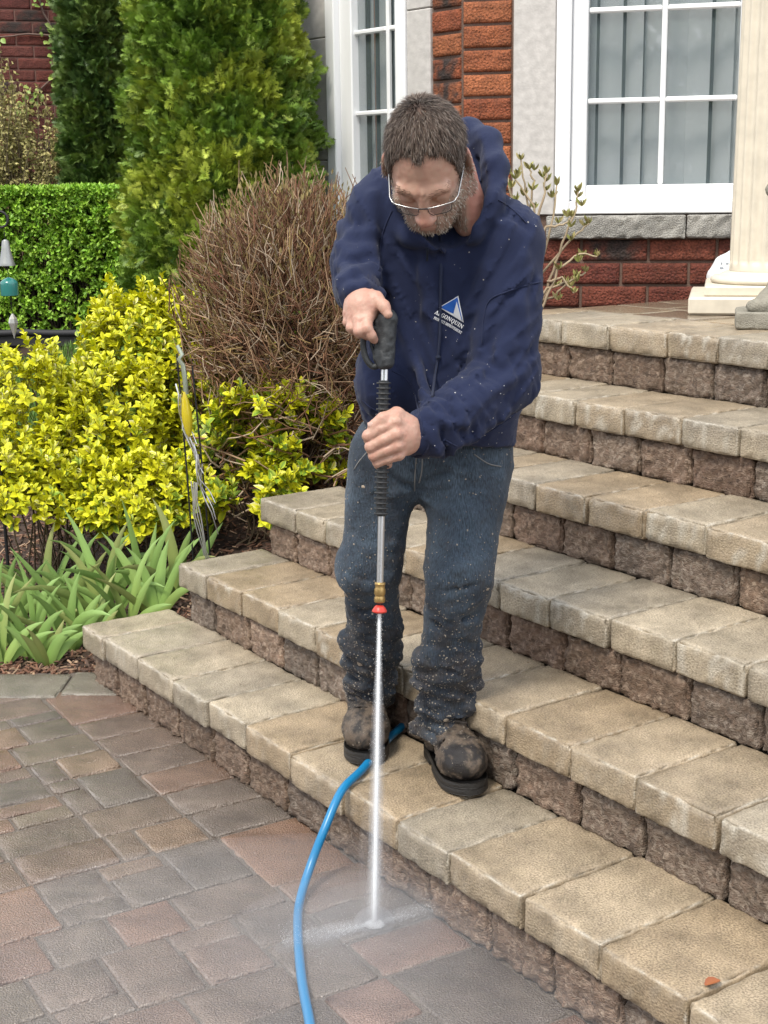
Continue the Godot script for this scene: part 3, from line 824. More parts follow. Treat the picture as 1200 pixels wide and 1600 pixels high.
func cedar(label: String, at: Vector3, prof: Array, count: int, size: float, ca: Color, cb: Color, cy: Color, sd: int) -> void:
	var root := thing("cedar_tree", label, "tree", at)
	var r2 := RandomNumberGenerator.new(); r2.seed = sd
	var g := Geo.new(); g.tube([Vector3(0, -0.2, 0), Vector3(0.01, 0.6, 0), Vector3(0, prof[-1].y * 0.9, 0)], 0.06, 0.015, 8, Color(0.10, 0.065, 0.045))
	part("trunk", g.sharp(), mats.twig, root)
	var core := []
	for k in prof: core.append(Vector2(k.x * 0.74, k.y))
	g = Geo.new(); g.lathe(core, 20, Vector3.ZERO, ca)
	part("inner_branches", g.mesh(), mats.leaf_matt, root)
	var kinds := [[], [], []]; var cols := [[], [], []]
	var top: float = prof[-1].y; var low: float = prof[0].y
	for k in count:
		var y := lerpf(low, top, r2.randf())
		var j := 0
		while j < prof.size() - 2 and prof[j + 1].y < y: j += 1
		var r: float = lerpf(prof[j].x, prof[j + 1].x, (y - prof[j].y) / (prof[j + 1].y - prof[j].y))
		if r2.randf() > r / 0.3: continue
		var a := r2.randf_range(0, TAU); var out := Vector3(cos(a), 0, sin(a))
		var lump := bumps.get_noise_3dv(Vector3(out.x * r, y, out.z * r) * 5.0 + Vector3(sd, 0, 0)) + 0.5 * bumps.get_noise_3dv(Vector3(out.x * r, y * 0.8, out.z * r) * 11.0)
		var deep := pow(r2.randf(), 2.0) * 0.24
		var rr := r * (1.0 + 0.20 * lump - deep)
		var dir := (out * r2.randf_range(0.3, 1.0) + Vector3.UP * r2.randf_range(-0.1, 0.8) + rdir(r2) * 0.45).normalized()
		var face := (out + rdir(r2) * 0.7).normalized()
		var x := dir.cross(face).normalized(); var b := Basis(x, dir, x.cross(dir))
		var s := size * r2.randf_range(0.7, 1.25)
		var q := k % 3
		kinds[q].append(Transform3D(b.scaled_local(Vector3(s, s, s)), out * (rr - s * 0.3) + Vector3(0, y, 0)))
		var t := clampf(0.5 + 0.9 * bumps.get_noise_3dv(Vector3(out.x * r, y, out.z * r) * 4.0 + Vector3(9, 9, sd)) + r2.randf_range(-0.35, 0.35), 0.0, 1.0)
		var yl := clampf(0.3 + 1.3 * bumps.get_noise_3dv(out * r * 3.0 + Vector3(4, y * 3.0, sd)) - 0.1 + r2.randf_range(-0.3, 0.3), 0.0, 1.0)
		cols[q].append(ca.lerp(cb, t).lerp(cy, yl) * r2.randf_range(0.8, 1.2))
	for q in 3: scatter("crown", spray_mesh(sd * 3 + q), mats.leaf, root, kinds[q], cols[q])

func shoot_leaves(r2: RandomNumberGenerator, n: int, l: float) -> Array:      # transforms of the leaves of one shoot, 1 m = 1 m, along +Y
	var out := []
	for k in n:
		var t := float(k) / n
		var a := k * PI * 0.5 * 1.06 + (PI if k % 2 else 0.0) + r2.randf_range(-0.3, 0.3)
		var lean := lerpf(1.15, 0.45, t) + r2.randf_range(-0.25, 0.25)
		var dir := Vector3(cos(a) * sin(lean), cos(lean), sin(a) * sin(lean))
		var side := Vector3(-sin(a), 0, cos(a))
		var b := Basis(side, dir, side.cross(dir))
		var s := lerpf(1.0, 0.62, t) * r2.randf_range(0.75, 1.2)
		out.append(Transform3D(b.scaled_local(Vector3(s, s, s)), Vector3(0, l * t, 0)))
	return out

func golden_shrub(label: String, clumps: Array, count: int, leaf_l: float, greens: float, sd: int, bare := 0.0) -> void:
	var root := thing("golden_shrub", label, "shrub", Vector3(clumps[0][0].x, soil_height(clumps[0][0].x, clumps[0][0].z), clumps[0][0].z), "variegated shrubs in the bed")
	var r2 := RandomNumberGenerator.new(); r2.seed = sd
	var yel := Color(0.74, 0.72, 0.02); var yg := Color(0.45, 0.52, 0.03); var grn := Color(0.14, 0.27, 0.035); var cream := Color(0.80, 0.76, 0.45)
	# four leaves to choose from: golden, golden with green heart, green with golden rim, cream
	var leaves := []
	for k in [[yel, yel * 0.85], [yel, yg], [yg, grn], [cream, yel]]:
		var g := Geo.new(); leaf_geo(g, Transform3D(), leaf_l, leaf_l * 0.62, 0.45, leaf_l * 0.18, k[0], k[1]); leaves.append(g.sharp())
	var stems := Geo.new(); var inst := [[], [], [], []]; var tint := [[], [], [], []]; var singles := []
	var org := root.position
	for k in count:
		var cl: Array = clumps[r2.randi() % clumps.size()]
		var c: Vector3 = cl[0]; var rad: Vector3 = cl[1]
		var d := rdir(r2); d.y = absf(d.y) * 1.0 - 0.25 * r2.randf() * 2.0; d.z = d.z * 0.7 + 0.3
		d = d.normalized()
		var lump := 1.0 + 0.25 * bumps.get_noise_3dv((c + d) * 3.0)
		var p := c + d * rad * lump * (1.0 - 0.45 * pow(r2.randf(), 2.5))
		if p.y < soil_height(p.x, p.z) + 0.02: continue
		if bare > 0.0 and bumps.get_noise_3dv(p * 5.0) < bare - 0.4: continue
		var dir := (d * 0.7 + Vector3.UP * 0.8 + rdir(r2) * 0.45).normalized()
		var l := r2.randf_range(0.05, 0.11)
		var X := Transform3D(aim(dir, r2.randf() * TAU), p - org)
		stems.tube([X * Vector3(0, -0.05, 0), X * Vector3(0, l, 0)], 0.0018, 0.001, 3, Color(0.16, 0.12, 0.03))
		var low := clampf(greens + (0.35 - (p.y - c.y) / rad.y) * 0.35 + bumps.get_noise_3dv(p * 4.0) * 0.5, 0.0, 1.0)
		var n := 8 + r2.randi() % 6
		for T in shoot_leaves(r2, n, l):
			var kind := 0
			var x := r2.randf()
			if x < low * 0.75: kind = 2
			elif x < 0.3 + low * 0.5: kind = 1
			elif x > 0.955: kind = 3
			var W: Transform3D = X * T
			if p.z > c.z + rad.z * 0.55 and singles.size() < 100 and k % 7 == 0: singles.append([kind, W])
			else:
				inst[kind].append(W); tint[kind].append(Color.WHITE * r2.randf_range(0.75, 1.1))
	for k in 9 * clumps.size():
		var cl: Array = clumps[k % clumps.size()]
		var a := Vector3(cl[0].x + r2.randf_range(-0.06, 0.06), soil_height(cl[0].x, cl[0].z) - 0.02, cl[0].z + r2.randf_range(-0.05, 0.08))
		stems.tube(bent(a - org, cl[0] + rdir(r2) * cl[1] * 0.95 - org, 0.04, r2, 5), 0.005, 0.002, 4, Color(0.12, 0.085, 0.05))
	part("stems", stems.sharp(), mats.twig, root).set_meta("kind", "stuff")
	for q in 4:
		if inst[q].size(): scatter("foliage", leaves[q], mats.leaf, root, inst[q], tint[q])
	for s in singles: part("leaf", leaves[s[0]], mats.leaf, root, s[1])

func garden() -> void:
	var r2 := RandomNumberGenerator.new(); r2.seed = 1234
	mulch(r2)
	cedar("tall golden green cedar clipped to a broad cone beside the bay window", Vector3(-0.675, 0.35, -6.2), [Vector2(0.32, 0.0), Vector2(0.40, 0.35), Vector2(0.415, 1.0), Vector2(0.40, 1.35), Vector2(0.36, 1.75), Vector2(0.31, 2.1), Vector2(0.17, 2.7), Vector2(0.02, 3.2)], 40000, 0.056, Color(0.075, 0.15, 0.018), Color(0.21, 0.33, 0.04), Color(0.42, 0.48, 0.06), 5)
	cedar("slim dark green cedar behind the clipped hedge", Vector3(-1.93, 0.62, -10.2), [Vector2(0.26, 0.0), Vector2(0.31, 0.6), Vector2(0.28, 1.4), Vector2(0.24, 2.3), Vector2(0.15, 3.1), Vector2(0.02, 3.6)], 17000, 0.085, Color(0.038, 0.085, 0.018), Color(0.115, 0.19, 0.04), Color(0.15, 0.22, 0.045), 8)
	hedge(r2)
	olive_shrub(r2)
	vine(r2)
	lawn(r2)
	brown_shrub(r2)
	golden_shrub("golden variegated shrub with bare gap of lawn beside it, by the wind chime", [[Vector3(-1.32, 0.64, -5.35), Vector3(0.22, 0.30, 0.2)], [Vector3(-1.34, 0.42, -5.15), Vector3(0.22, 0.22, 0.18)], [Vector3(-1.17, 0.46, -5.25), Vector3(0.16, 0.26, 0.18)]], 620, 0.043, 0.03, 41)
	golden_shrub("tallest golden variegated shrub, standing in front of the clipped cedar", [[Vector3(-0.98, 0.84, -5.6), Vector3(0.19, 0.30, 0.2)], [Vector3(-1.0, 0.56, -5.4), Vector3(0.27, 0.33, 0.22)], [Vector3(-0.78, 0.82, -5.55), Vector3(0.17, 0.27, 0.2)], [Vector3(-0.90, 0.38, -5.1), Vector3(0.22, 0.17, 0.15)]], 1000, 0.043, 0.06, 42)
	golden_shrub("loose greener variegated shrub sprawling under the bare brown bush", [[Vector3(-0.66, 0.58, -5.4), Vector3(0.24, 0.27, 0.2)], [Vector3(-0.50, 0.36, -5.15), Vector3(0.24, 0.18, 0.16)], [Vector3(-0.33, 0.52, -5.25), Vector3(0.20, 0.24, 0.15)], [Vector3(-0.40, 0.66, -5.15), Vector3(0.22, 0.14, 0.12)]], 560, 0.048, 0.40, 43, 0.30)
	azalea(r2)
	street_trees(r2)
	irises(r2)
	wind_chime(r2)
	bird_stake(r2)
	# a leaf blown on to the bottom step and a weed in its foot
	var g := Geo.new(); leaf_geo(g, Transform3D(Basis(Vector3(1, 0, 0), -1.45), Vector3.ZERO), 0.034, 0.022, 0.5, 0.004, Color(0.24, 0.07, 0.025), Color(0.30, 0.10, 0.035))
	var lf := solo("fallen_leaf", g.sharp(), mats.leaf, "small rust brown leaf lying on the bottom step coping", "leaf")
	lf.transform = Transform3D(Basis(Vector3.UP, -1.1), Vector3(0.545, 0.192, -2.19))
	var wd := thing("weed_sprout", "tiny bright green weed growing at the foot of the bottom step", "weed", Vector3(-0.651, -0.01, -3.985))
	for k in 4:
		g = Geo.new(); leaf_geo(g, Transform3D(Basis(Vector3.UP, k * 1.7) * Basis(Vector3(1, 0, 0), 0.35), Vector3.ZERO), 0.05 - k * 0.006, 0.012, 0.4, -0.012, Color(0.20, 0.36, 0.05), Color(0.26, 0.42, 0.08))
		part("leaf", g.sharp(), mats.leaf, wd)

func mulch(r2: RandomNumberGenerator) -> void:
	var g := Geo.new(); g.box(Vector3(-0.5, -0.12, -0.22), Vector3(0.5, 0.12, 0.22))
	for k in g.v.size(): g.v[k] += rdir(r2) * 0.0 + Vector3(0, 0, 0.12 * sin(g.v[k].x * 4.0))
	var xs := []; var cs := []
	var cols := [Color(0.16, 0.075, 0.045), Color(0.10, 0.05, 0.033), Color(0.24, 0.13, 0.08), Color(0.07, 0.042, 0.03), Color(0.30, 0.20, 0.13)]
	for k in 9000:
		var x := r2.randf_range(-1.75, 0.35); var z := -4.405 - 1.9 * pow(r2.randf(), 1.4)
		var s := Vector3(x, 0, z).dot(step_dir)
		if s > -3.86 and x > -0.2 or s > -4.0 and Vector3(x, 0, z).dot(step_in) < 2.2: continue
		var l := r2.randf_range(0.012, 0.045)
		var e := clampf((-4.40 - z) * 8.0, 0.0, 1.0)
		xs.append(Transform3D((Basis(Vector3.UP, r2.randf() * TAU) * Basis(Vector3(0, 0, 1), r2.randf_range(-0.5, 0.5)) * Basis(Vector3(1, 0, 0), r2.randf_range(-0.7, 0.7))).scaled_local(Vector3(l, 0.012 + l * 0.1, r2.randf_range(0.008, 0.02))), Vector3(x, soil_height(x, z) * e + r2.randf_range(-0.01, 0.008), z)))
		cs.append(cols[r2.randi() % 5] * r2.randf_range(0.7, 1.2))
	var o := scatter("bark_mulch", g.sharp(), mats.twig, self, xs, cs)
	tag(o, "reddish brown bark mulch covering the garden bed", "mulch")

func hedge(r2: RandomNumberGenerator) -> void:
	var root := thing("clipped_hedge", "bright green clipped hedge in front of the brick wall", "hedge", Vector3(-2.35, 0.62, -9.55))
	var g := Geo.new()
	for k in 420:
		var x := r2.randf_range(-1.2, 0.62); var a := Vector3(x, -0.05, r2.randf_range(-0.15, 0.2))
		g.tube(bent(a, a + Vector3(r2.randf_range(-0.15, 0.15), r2.randf_range(0.4, 0.9), r2.randf_range(-0.1, 0.1)), 0.03, r2, 4), 0.009, 0.003, 4, Color(0.06, 0.045, 0.035))
	part("stems", g.sharp(), mats.twig, root).set_meta("kind", "stuff")
	g = Geo.new()
	for k in 7:
		leaf_geo(g, Transform3D(aim((rdir(r2) + Vector3.UP * 0.4).normalized(), r2.randf() * 6.0), rdir(r2) * 0.014), 0.03, 0.019, 0.4, 0.005, Color.WHITE, Color(0.8, 0.85, 0.7), 2)
	var xs := []; var cs := []
	for k in 13000:
		var p := Vector3(r2.randf_range(-1.25, 0.66), 0, 0)
		var f := r2.randf()
		if f < 0.42: p.y = 0.93 + 0.03 * bumps.get_noise_2d(p.x * 7.0, f) - 0.05 * r2.randf() * r2.randf(); p.z = r2.randf_range(-0.3, 0.3)
		else:
			p.y = 0.93 * (1.0 - pow(r2.randf(), 1.25)); p.z = 0.3 - 0.4 * r2.randf() * r2.randf() + 0.05 * bumps.get_noise_2d(p.x * 6.0, p.y * 6.0)
			if bumps.get_noise_2d(p.x * 9.0 + 3.0, p.y * 9.0) > 0.05 + 0.6 * (p.y / 0.93): continue
			if f > 0.9: p.x = 0.66 - 0.05 * r2.randf(); p.z = r2.randf_range(-0.3, 0.3)
		xs.append(Transform3D(aim(rdir(r2), r2.randf() * 6.0).scaled_local(Vector3.ONE * r2.randf_range(0.7, 1.2)), p))
		cs.append(Color(0.22, 0.45, 0.04).lerp(Color(0.38, 0.60, 0.06), r2.randf()) * r2.randf_range(0.7, 1.1))
	scatter("foliage", g.sharp(), mats.leaf, root, xs, cs)
	var e := thing("bed_edging", "black plastic edging along the foot of the hedge", "edging", Vector3(0, 0.62, -9.0))
	var pts := []
	for k in 9: pts.append(Vector3(-3.0 + k * 0.18, 0.045 + 0.004 * sin(k * 2.0), 0.02 * sin(k * 1.3)))
	g = Geo.new(); g.tube(pts, 0.022, 0.022, 8, Color(0.02, 0.022, 0.025)); part("tube", g.sharp(), mats.plain, e)
	g = Geo.new()
	for k in 8: g.face(pts[k] + Vector3(0, -0.08, 0.002), pts[k] + Vector3(0, 0, 0.002), pts[k + 1] + Vector3(0, 0, 0.002), pts[k + 1] + Vector3(0, -0.08, 0.002), Color(0.02, 0.02, 0.022))
	part("strip", g.sharp(), mats.plain, e)

func olive_shrub(r2: RandomNumberGenerator) -> void:
	var root := thing("budding_shrub", "twiggy shrub with small olive tan leaves against the brick wall", "shrub", Vector3(-2.62, 0.62, -10.4))
	var g := Geo.new(); var xs := []; var cs := []
	for k in 170:
		var top := Vector3(r2.randf_range(-0.42, 0.38), 0, r2.randf_range(-0.3, 0.35)); top.y = 1.9 - 1.6 * top.x * top.x * 2.6 - r2.randf() * 0.9
		var pts := bent(Vector3(r2.randf_range(-0.1, 0.1), 0, r2.randf_range(-0.08, 0.08)), top, 0.05, r2, 6)
		g.tube(pts, 0.008, 0.002, 4, Color(0.13, 0.095, 0.07), Color(0.20, 0.16, 0.09))
		for q in 55:
			var t := 0.35 + 0.65 * sqrt(r2.randf()); var i := mini(int(t * 6), 5)
			var p: Vector3 = pts[i].lerp(pts[i + 1], t * 6 - i) + rdir(r2) * 0.07 * r2.randf()
			xs.append(Transform3D(aim(rdir(r2) + Vector3.UP * 0.4, r2.randf() * 6.0).scaled_local(Vector3.ONE * r2.randf_range(0.6, 1.2)), p))
			cs.append(Color(0.40, 0.36, 0.13).lerp(Color(0.56, 0.50, 0.24), r2.randf()) * r2.randf_range(0.6, 1.1))
	part("stems", g.sharp(), mats.twig, root).set_meta("kind", "stuff")
	g = Geo.new()
	for k in 2: leaf_geo(g, Transform3D(aim((rdir(r2) + Vector3.UP * 0.6).normalized(), k * 2.0), Vector3.ZERO), 0.032, 0.016, 0.4, 0.004, Color.WHITE, Color(0.85, 0.85, 0.7), 2)
	scatter("foliage", g.sharp(), mats.leaf_matt, root, xs, cs)

func vine(r2: RandomNumberGenerator) -> void:
	var root := thing("climbing_vine", "leafing vine with bare brown runners climbing the dark brick wall", "vine", Vector3(-2.3, 0, -11.7))
	root.basis = Basis(Vector3.UP, 0.30)
	var g := Geo.new(); var xs := []; var cs := []
	var runs := [[Vector2(0.36, 0.6), Vector2(0.30, 1.3), Vector2(0.26, 1.9), Vector2(0.06, 2.35), Vector2(-0.10, 2.75), Vector2(-0.35, 3.2)], [Vector2(0.06, 2.35), Vector2(0.35, 2.6), Vector2(0.52, 2.95)], [Vector2(-0.10, 2.72), Vector2(-0.45, 2.74), Vector2(-0.75, 2.7)], [Vector2(-0.25, 3.0), Vector2(0.2, 2.98), Vector2(0.75, 2.85)], [Vector2(0.26, 1.9), Vector2(0.5, 2.1), Vector2(0.7, 2.5)], [Vector2(0.0, 2.45), Vector2(-0.3, 2.4), Vector2(-0.6, 2.1)], [Vector2(0.45, 0.6), Vector2(0.33, 1.1), Vector2(0.1, 1.5), Vector2(-0.1, 2.1)], [Vector2(-0.5, 3.3), Vector2(-0.3, 2.9), Vector2(-0.22, 2.5)]]
	for run in runs:
		var pts := []
		for k in run.size() - 1:
			for s in 5:
				var p: Vector2 = run[k].lerp(run[k + 1], s / 5.0)
				pts.append(Vector3(p.x + 0.03 * fine.get_noise_2d(p.x * 9.0, p.y * 9.0), p.y, 0.02))
		pts.append(Vector3(run[-1].x, run[-1].y, 0.02))
		g.tube(pts, 0.011, 0.004, 5, Color(0.16, 0.105, 0.085))
		for k in pts.size():
			if bumps.get_noise_3dv(pts[k] * 3.0 + Vector3(2, 0, 0)) < -0.08: continue
			for s in 9:
				xs.append(Transform3D(aim(Vector3(r2.randf_range(-1, 1), r2.randf_range(-0.8, 0.6), 0.7), r2.randf() * 0.6).scaled_local(Vector3.ONE * r2.randf_range(0.6, 1.3)), pts[k] + Vector3(r2.randf_range(-0.07, 0.07), r2.randf_range(-0.06, 0.06), r2.randf_range(0.01, 0.05))))
				cs.append(Color(0.20, 0.33, 0.06).lerp(Color(0.32, 0.42, 0.10), r2.randf()) * r2.randf_range(0.7, 1.1))
	part("runners", g.sharp(), mats.twig, root)
	g = Geo.new(); leaf_geo(g, Transform3D(), 0.045, 0.036, 0.3, 0.008, Color.WHITE, Color(0.8, 0.8, 0.7), 3)
	scatter("foliage", g.sharp(), mats.leaf, root, xs, cs)

func lawn(r2: RandomNumberGenerator) -> void:
	var xs := []; var cs := []
	var g := Geo.new()
	g.tri(g.vert(Vector3(-0.003, 0, 0), Color(0.7, 0.7, 0.6)), g.vert(Vector3(0.004, 0.05, 0.018)), g.vert(Vector3(0.003, 0, 0), Color(0.7, 0.7, 0.6)))
	g.tri(g.vert(Vector3(0.004, 0, 0.006), Color(0.7, 0.7, 0.6)), g.vert(Vector3(-0.008, 0.042, -0.008)), g.vert(Vector3(0.009, 0, 0.004), Color(0.7, 0.7, 0.6)))
	for k in 16000:
		var x := r2.randf_range(-2.7, -0.9); var z := r2.randf_range(-8.95, -6.5)
		xs.append(Transform3D(Basis(Vector3.UP, r2.randf() * TAU).scaled_local(Vector3.ONE * r2.randf_range(0.7, 1.3)), Vector3(x, soil_height(x, z) - 0.012, z)))
		cs.append(Color(0.09, 0.21, 0.025).lerp(Color(0.16, 0.30, 0.04), r2.randf()))
	var o := scatter("lawn", g.sharp(), mats.leaf, self, xs, cs)
	tag(o, "short green lawn between the golden shrubs and the hedge", "grass")

func brown_shrub(r2: RandomNumberGenerator) -> void:
	var at := Vector3(-0.36, soil_height(-0.36, -5.4) - 0.02, -5.4)
	var root := thing("bare_shrub", "bare brown twiggy shrub clipped to a dome beside the man", "shrub", at)
	var g := Geo.new(); var c := Vector3(-0.33, 1.08, -5.32) - at; var rad := Vector3(0.45, 0.53, 0.36)
	var cols := [Color(0.27, 0.145, 0.078), Color(0.38, 0.25, 0.15), Color(0.18, 0.080, 0.046), Color(0.24, 0.125, 0.068), Color(0.50, 0.39, 0.28), Color(0.33, 0.23, 0.09)]
	for k in 26:      # main stems
		var d := rdir(r2); d.y = absf(d.y)
		g.tube(bent(Vector3(r2.randf_range(-0.12, 0.12), 0, r2.randf_range(-0.1, 0.1)), c + d * rad * 0.6, 0.06, r2, 6), 0.012, 0.005, 5, Color(0.13, 0.08, 0.055), Color(0.2, 0.13, 0.085))
	part("stems", g.sharp(), mats.twig, root)
	g = Geo.new()
	for k in 5200:
		var d := rdir(r2)
		if d.y < -0.75: continue
		d.z = d.z * 0.8 + 0.2; d = d.normalized()
		var deep := pow(r2.randf(), 1.5)
		var lump := 1.0 + 0.22 * bumps.get_noise_3dv(d * 3.5)
		var p := c + d * rad * lump * (1.0 - 0.55 * deep)
		var dir := (d * 0.75 + Vector3.UP * 0.75 + rdir(r2) * 0.75).normalized()
		var l := r2.randf_range(0.07, 0.17)
		var a := p - dir * l
		if a.y < 0.02: continue
		var col: Color = cols[r2.randi() % 6] * r2.randf_range(0.7, 1.15)
		g.tube(bent(a, p, 0.018, r2, 2), 0.0037 if deep > 0.5 else 0.0031, 0.0015, 3, col * 0.9, col, false)
		if r2.randf() < 0.35:      # forked tip
			g.tube([a.lerp(p, 0.55), p + rdir(r2) * 0.035 + d * 0.01], 0.0022, 0.0012, 3, col, col, false)
	for k in 260:       # loose low branches with grey bark
		var a := Vector3(r2.randf_range(-0.3, 0.4), r2.randf_range(0.0, 0.35), r2.randf_range(0.0, 0.3))
		g.tube(bent(a, a + Vector3(r2.randf_range(-0.22, 0.22), r2.randf_range(-0.06, 0.16), r2.randf_range(-0.08, 0.12)), 0.03, r2, 4), 0.0042, 0.002, 4, cols[[0, 1, 4, 3][r2.randi() % 4]])
	var o := part("twigs", g.sharp(), mats.twig, root); o.set_meta("kind", "stuff")
	var xs := []; var cs := []
	var lg := Geo.new(); leaf_geo(lg, Transform3D(), 0.022, 0.009, 0.4, 0.003, Color.WHITE, Color.WHITE, 2)
	for k in 1500:     # opening buds
		var d := rdir(r2); d.y = absf(d.y) * 1.1 - 0.1; d = d.normalized()
		xs.append(Transform3D(aim(d + Vector3.UP, r2.randf() * 6.0).scaled_local(Vector3.ONE * r2.randf_range(0.6, 1.2)), c + d * rad * r2.randf_range(0.8, 1.03)))
		cs.append(Color(0.24, 0.20, 0.07).lerp(Color(0.36, 0.28, 0.12), r2.randf()) * r2.randf_range(0.6, 1.1))
	scatter("buds", lg.sharp(), mats.leaf_matt, root, xs, cs)

func azalea(r2: RandomNumberGenerator) -> void:
	var at := Vector3(0.50, 0.62, -5.22)
	var root := thing("azalea_bush", "sparse azalea twigs with opening buds in front of the window sill", "shrub", at)
	var g := Geo.new(); var xs := []; var cs := []
	var runs := [[[0.55, 1.05], [0.597, 1.131], [0.642, 1.246], [0.723, 1.302], [0.782, 1.29]], [[0.597, 1.12], [0.62, 1.2], [0.664, 1.337], [0.709, 1.45], [0.719, 1.518]], [[0.56, 1.1], [0.595, 1.292], [0.628, 1.429], [0.638, 1.541]], [[0.5, 1.1], [0.571, 1.338], [0.528, 1.52], [0.511, 1.633]], [[0.571, 1.338], [0.558, 1.475], [0.488, 1.566]], [[0.55, 1.1], [0.608, 1.177], [0.69, 1.199], [0.748, 1.233]], [[0.59, 1.18], [0.596, 1.223], [0.711, 1.359], [0.768, 1.404]], [[0.5, 1.2], [0.54, 1.42], [0.56, 1.56], [0.545, 1.60]], [[0.5, 1.3], [0.47, 1.5], [0.455, 1.58]], [[0.6, 1.2], [0.66, 1.22], [0.70, 1.16]], [[0.52, 1.25], [0.6, 1.4], [0.66, 1.40], [0.69, 1.43]], [[0.55, 1.35], [0.59, 1.5], [0.60, 1.585]], [[0.58, 1.12], [0.64, 1.15], [0.68, 1.19]]]
	var n := 0
	for run in runs:
		n += 1
		var pts := []; var zo := r2.randf_range(-0.08, 0.08)
		for k in run.size() - 1:
			for s in 4:
				var t := s / 4.0
				pts.append(Vector3(lerpf(run[k][0], run[k + 1][0], t), lerpf(run[k][1], run[k + 1][1], t), -5.2 + zo) + rdir(r2) * 0.004 - at)
		pts.append(Vector3(run[-1][0], run[-1][1], -5.2 + zo) - at)
		if n < 9: pts.push_front(Vector3(0.0, 0.05, 0.0))
		g.tube(pts, 0.006, 0.003, 5, Color(0.26, 0.19, 0.13), Color(0.42, 0.34, 0.22))
		for tip in [pts[-1], pts[-3] + rdir(r2) * 0.02, pts[-5] + rdir(r2) * 0.03]:
			for s in 8:
				var a := s * TAU / 8.0
				xs.append(Transform3D(aim(Vector3(cos(a) * 0.6, 1.0, sin(a) * 0.6) + rdir(r2) * 0.3, a).scaled_local(Vector3.ONE * r2.randf_range(0.6, 1.15)), tip))
				cs.append(Color(0.22, 0.24, 0.06).lerp(Color(0.34, 0.28, 0.13), r2.randf()) * (1.0 if r2.randf() > 0.15 else 1.3))
	part("twigs", g.sharp(), mats.twig, root)
	g = Geo.new(); leaf_geo(g, Transform3D(), 0.034, 0.011, 0.5, 0.004, Color.WHITE, Color(0.9, 0.9, 0.8), 3)
	scatter("buds", g.sharp(), mats.leaf_matt, root, xs, cs)

func irises(r2: RandomNumberGenerator) -> void:
	var spots := [[-1.30, -4.52, 0.30], [-1.20, -4.56, 0.28], [-1.24, -4.75, 0.33], [-1.10, -4.66, 0.33], [-1.13, -4.88, 0.36], [-1.00, -4.62, 0.30], [-0.99, -4.80, 0.38], [-0.90, -4.70, 0.36], [-0.86, -4.86, 0.38], [-0.80, -4.72, 0.34], [-1.36, -4.70, 0.32], [-1.42, -4.58, 0.3], [-1.38, -4.95, 0.32], [-1.02, -5.0, 0.34], [-0.74, -4.83, 0.33], [-1.26, -5.02, 0.33], [-1.14, -4.50, 0.22]]
	var what := ["sparse iris clump leaning over the pale border pavers", "broad iris clump beside the bottom step end"]
	for s in spots:
		var nearby: bool = s[0] > -1.05
		var o := thing("iris_plant", "fan of broad grey green iris blades beside the end of the bottom step" if nearby else "fan of grey green iris blades behind the pale border pavers", "plant", Vector3(s[0], soil_height(s[0], s[1]) - 0.02, s[1]), "iris fans by the bottom step" if nearby else "iris fans behind the border pavers")
		var yaw := r2.randf_range(-0.5, 0.5); var n := 6 + r2.randi() % 3
		for k in n:
			var t := (k - (n - 1) * 0.5) / (n * 0.5)
			var l: float = s[2] * r2.randf_range(0.85, 1.25) * (1.0 - 0.2 * absf(t)); var w := r2.randf_range(0.026, 0.042)
			var lean := t * 0.75 + r2.randf_range(-0.15, 0.15); var fwd := r2.randf_range(-0.15, 0.5); var droop := r2.randf_range(0.05, 0.7) * (1.8 if r2.randf() < 0.3 else 0.8)
			var g := Geo.new(); var segs := 8
			var base_c := Color(0.20, 0.325, 0.075) * r2.randf_range(0.75, 1.3); var tip_c := Color(0.23, 0.36, 0.11)
			if r2.randf() < 0.2: base_c = Color(0.27, 0.37, 0.09)
			if r2.randf() < 0.3: tip_c = Color(0.30, 0.32, 0.12)
			var p := Vector3.ZERO; var ang := lean; var fa := fwd
			for q in segs + 1:
				var f := float(q) / segs
				var hw := w * 0.5 * (1.0 - pow(maxf(0.0, f - 0.35) / 0.65, 2.0)) * (0.75 + 0.25 * minf(f * 4.0, 1.0)) + 0.0004
				var dir := Vector3(sin(ang), cos(ang) * cos(fa), sin(fa)).normalized()
				var side := Basis(Vector3.UP, yaw) * Vector3(cos(ang), -sin(ang), 0.25).normalized()
				var nrm := side.cross(dir).normalized(); var cc := base_c.lerp(tip_c, f)
				g.vert(p - side * hw + nrm * 0.000, cc); g.vert(p + nrm * hw * 0.28, cc * 1.12); g.vert(p + side * hw, cc * 0.95)
				p += dir * l / segs; ang += droop * signf(lean + 0.01) * f * 0.45; fa += droop * 0.12 * f
			for q in segs:
				var a := q * 3
				g.quad(a, a + 3, a + 4, a + 1); g.quad(a + 1, a + 4, a + 5, a + 2)
			part("blade", g.sharp(), mats.leaf, o)

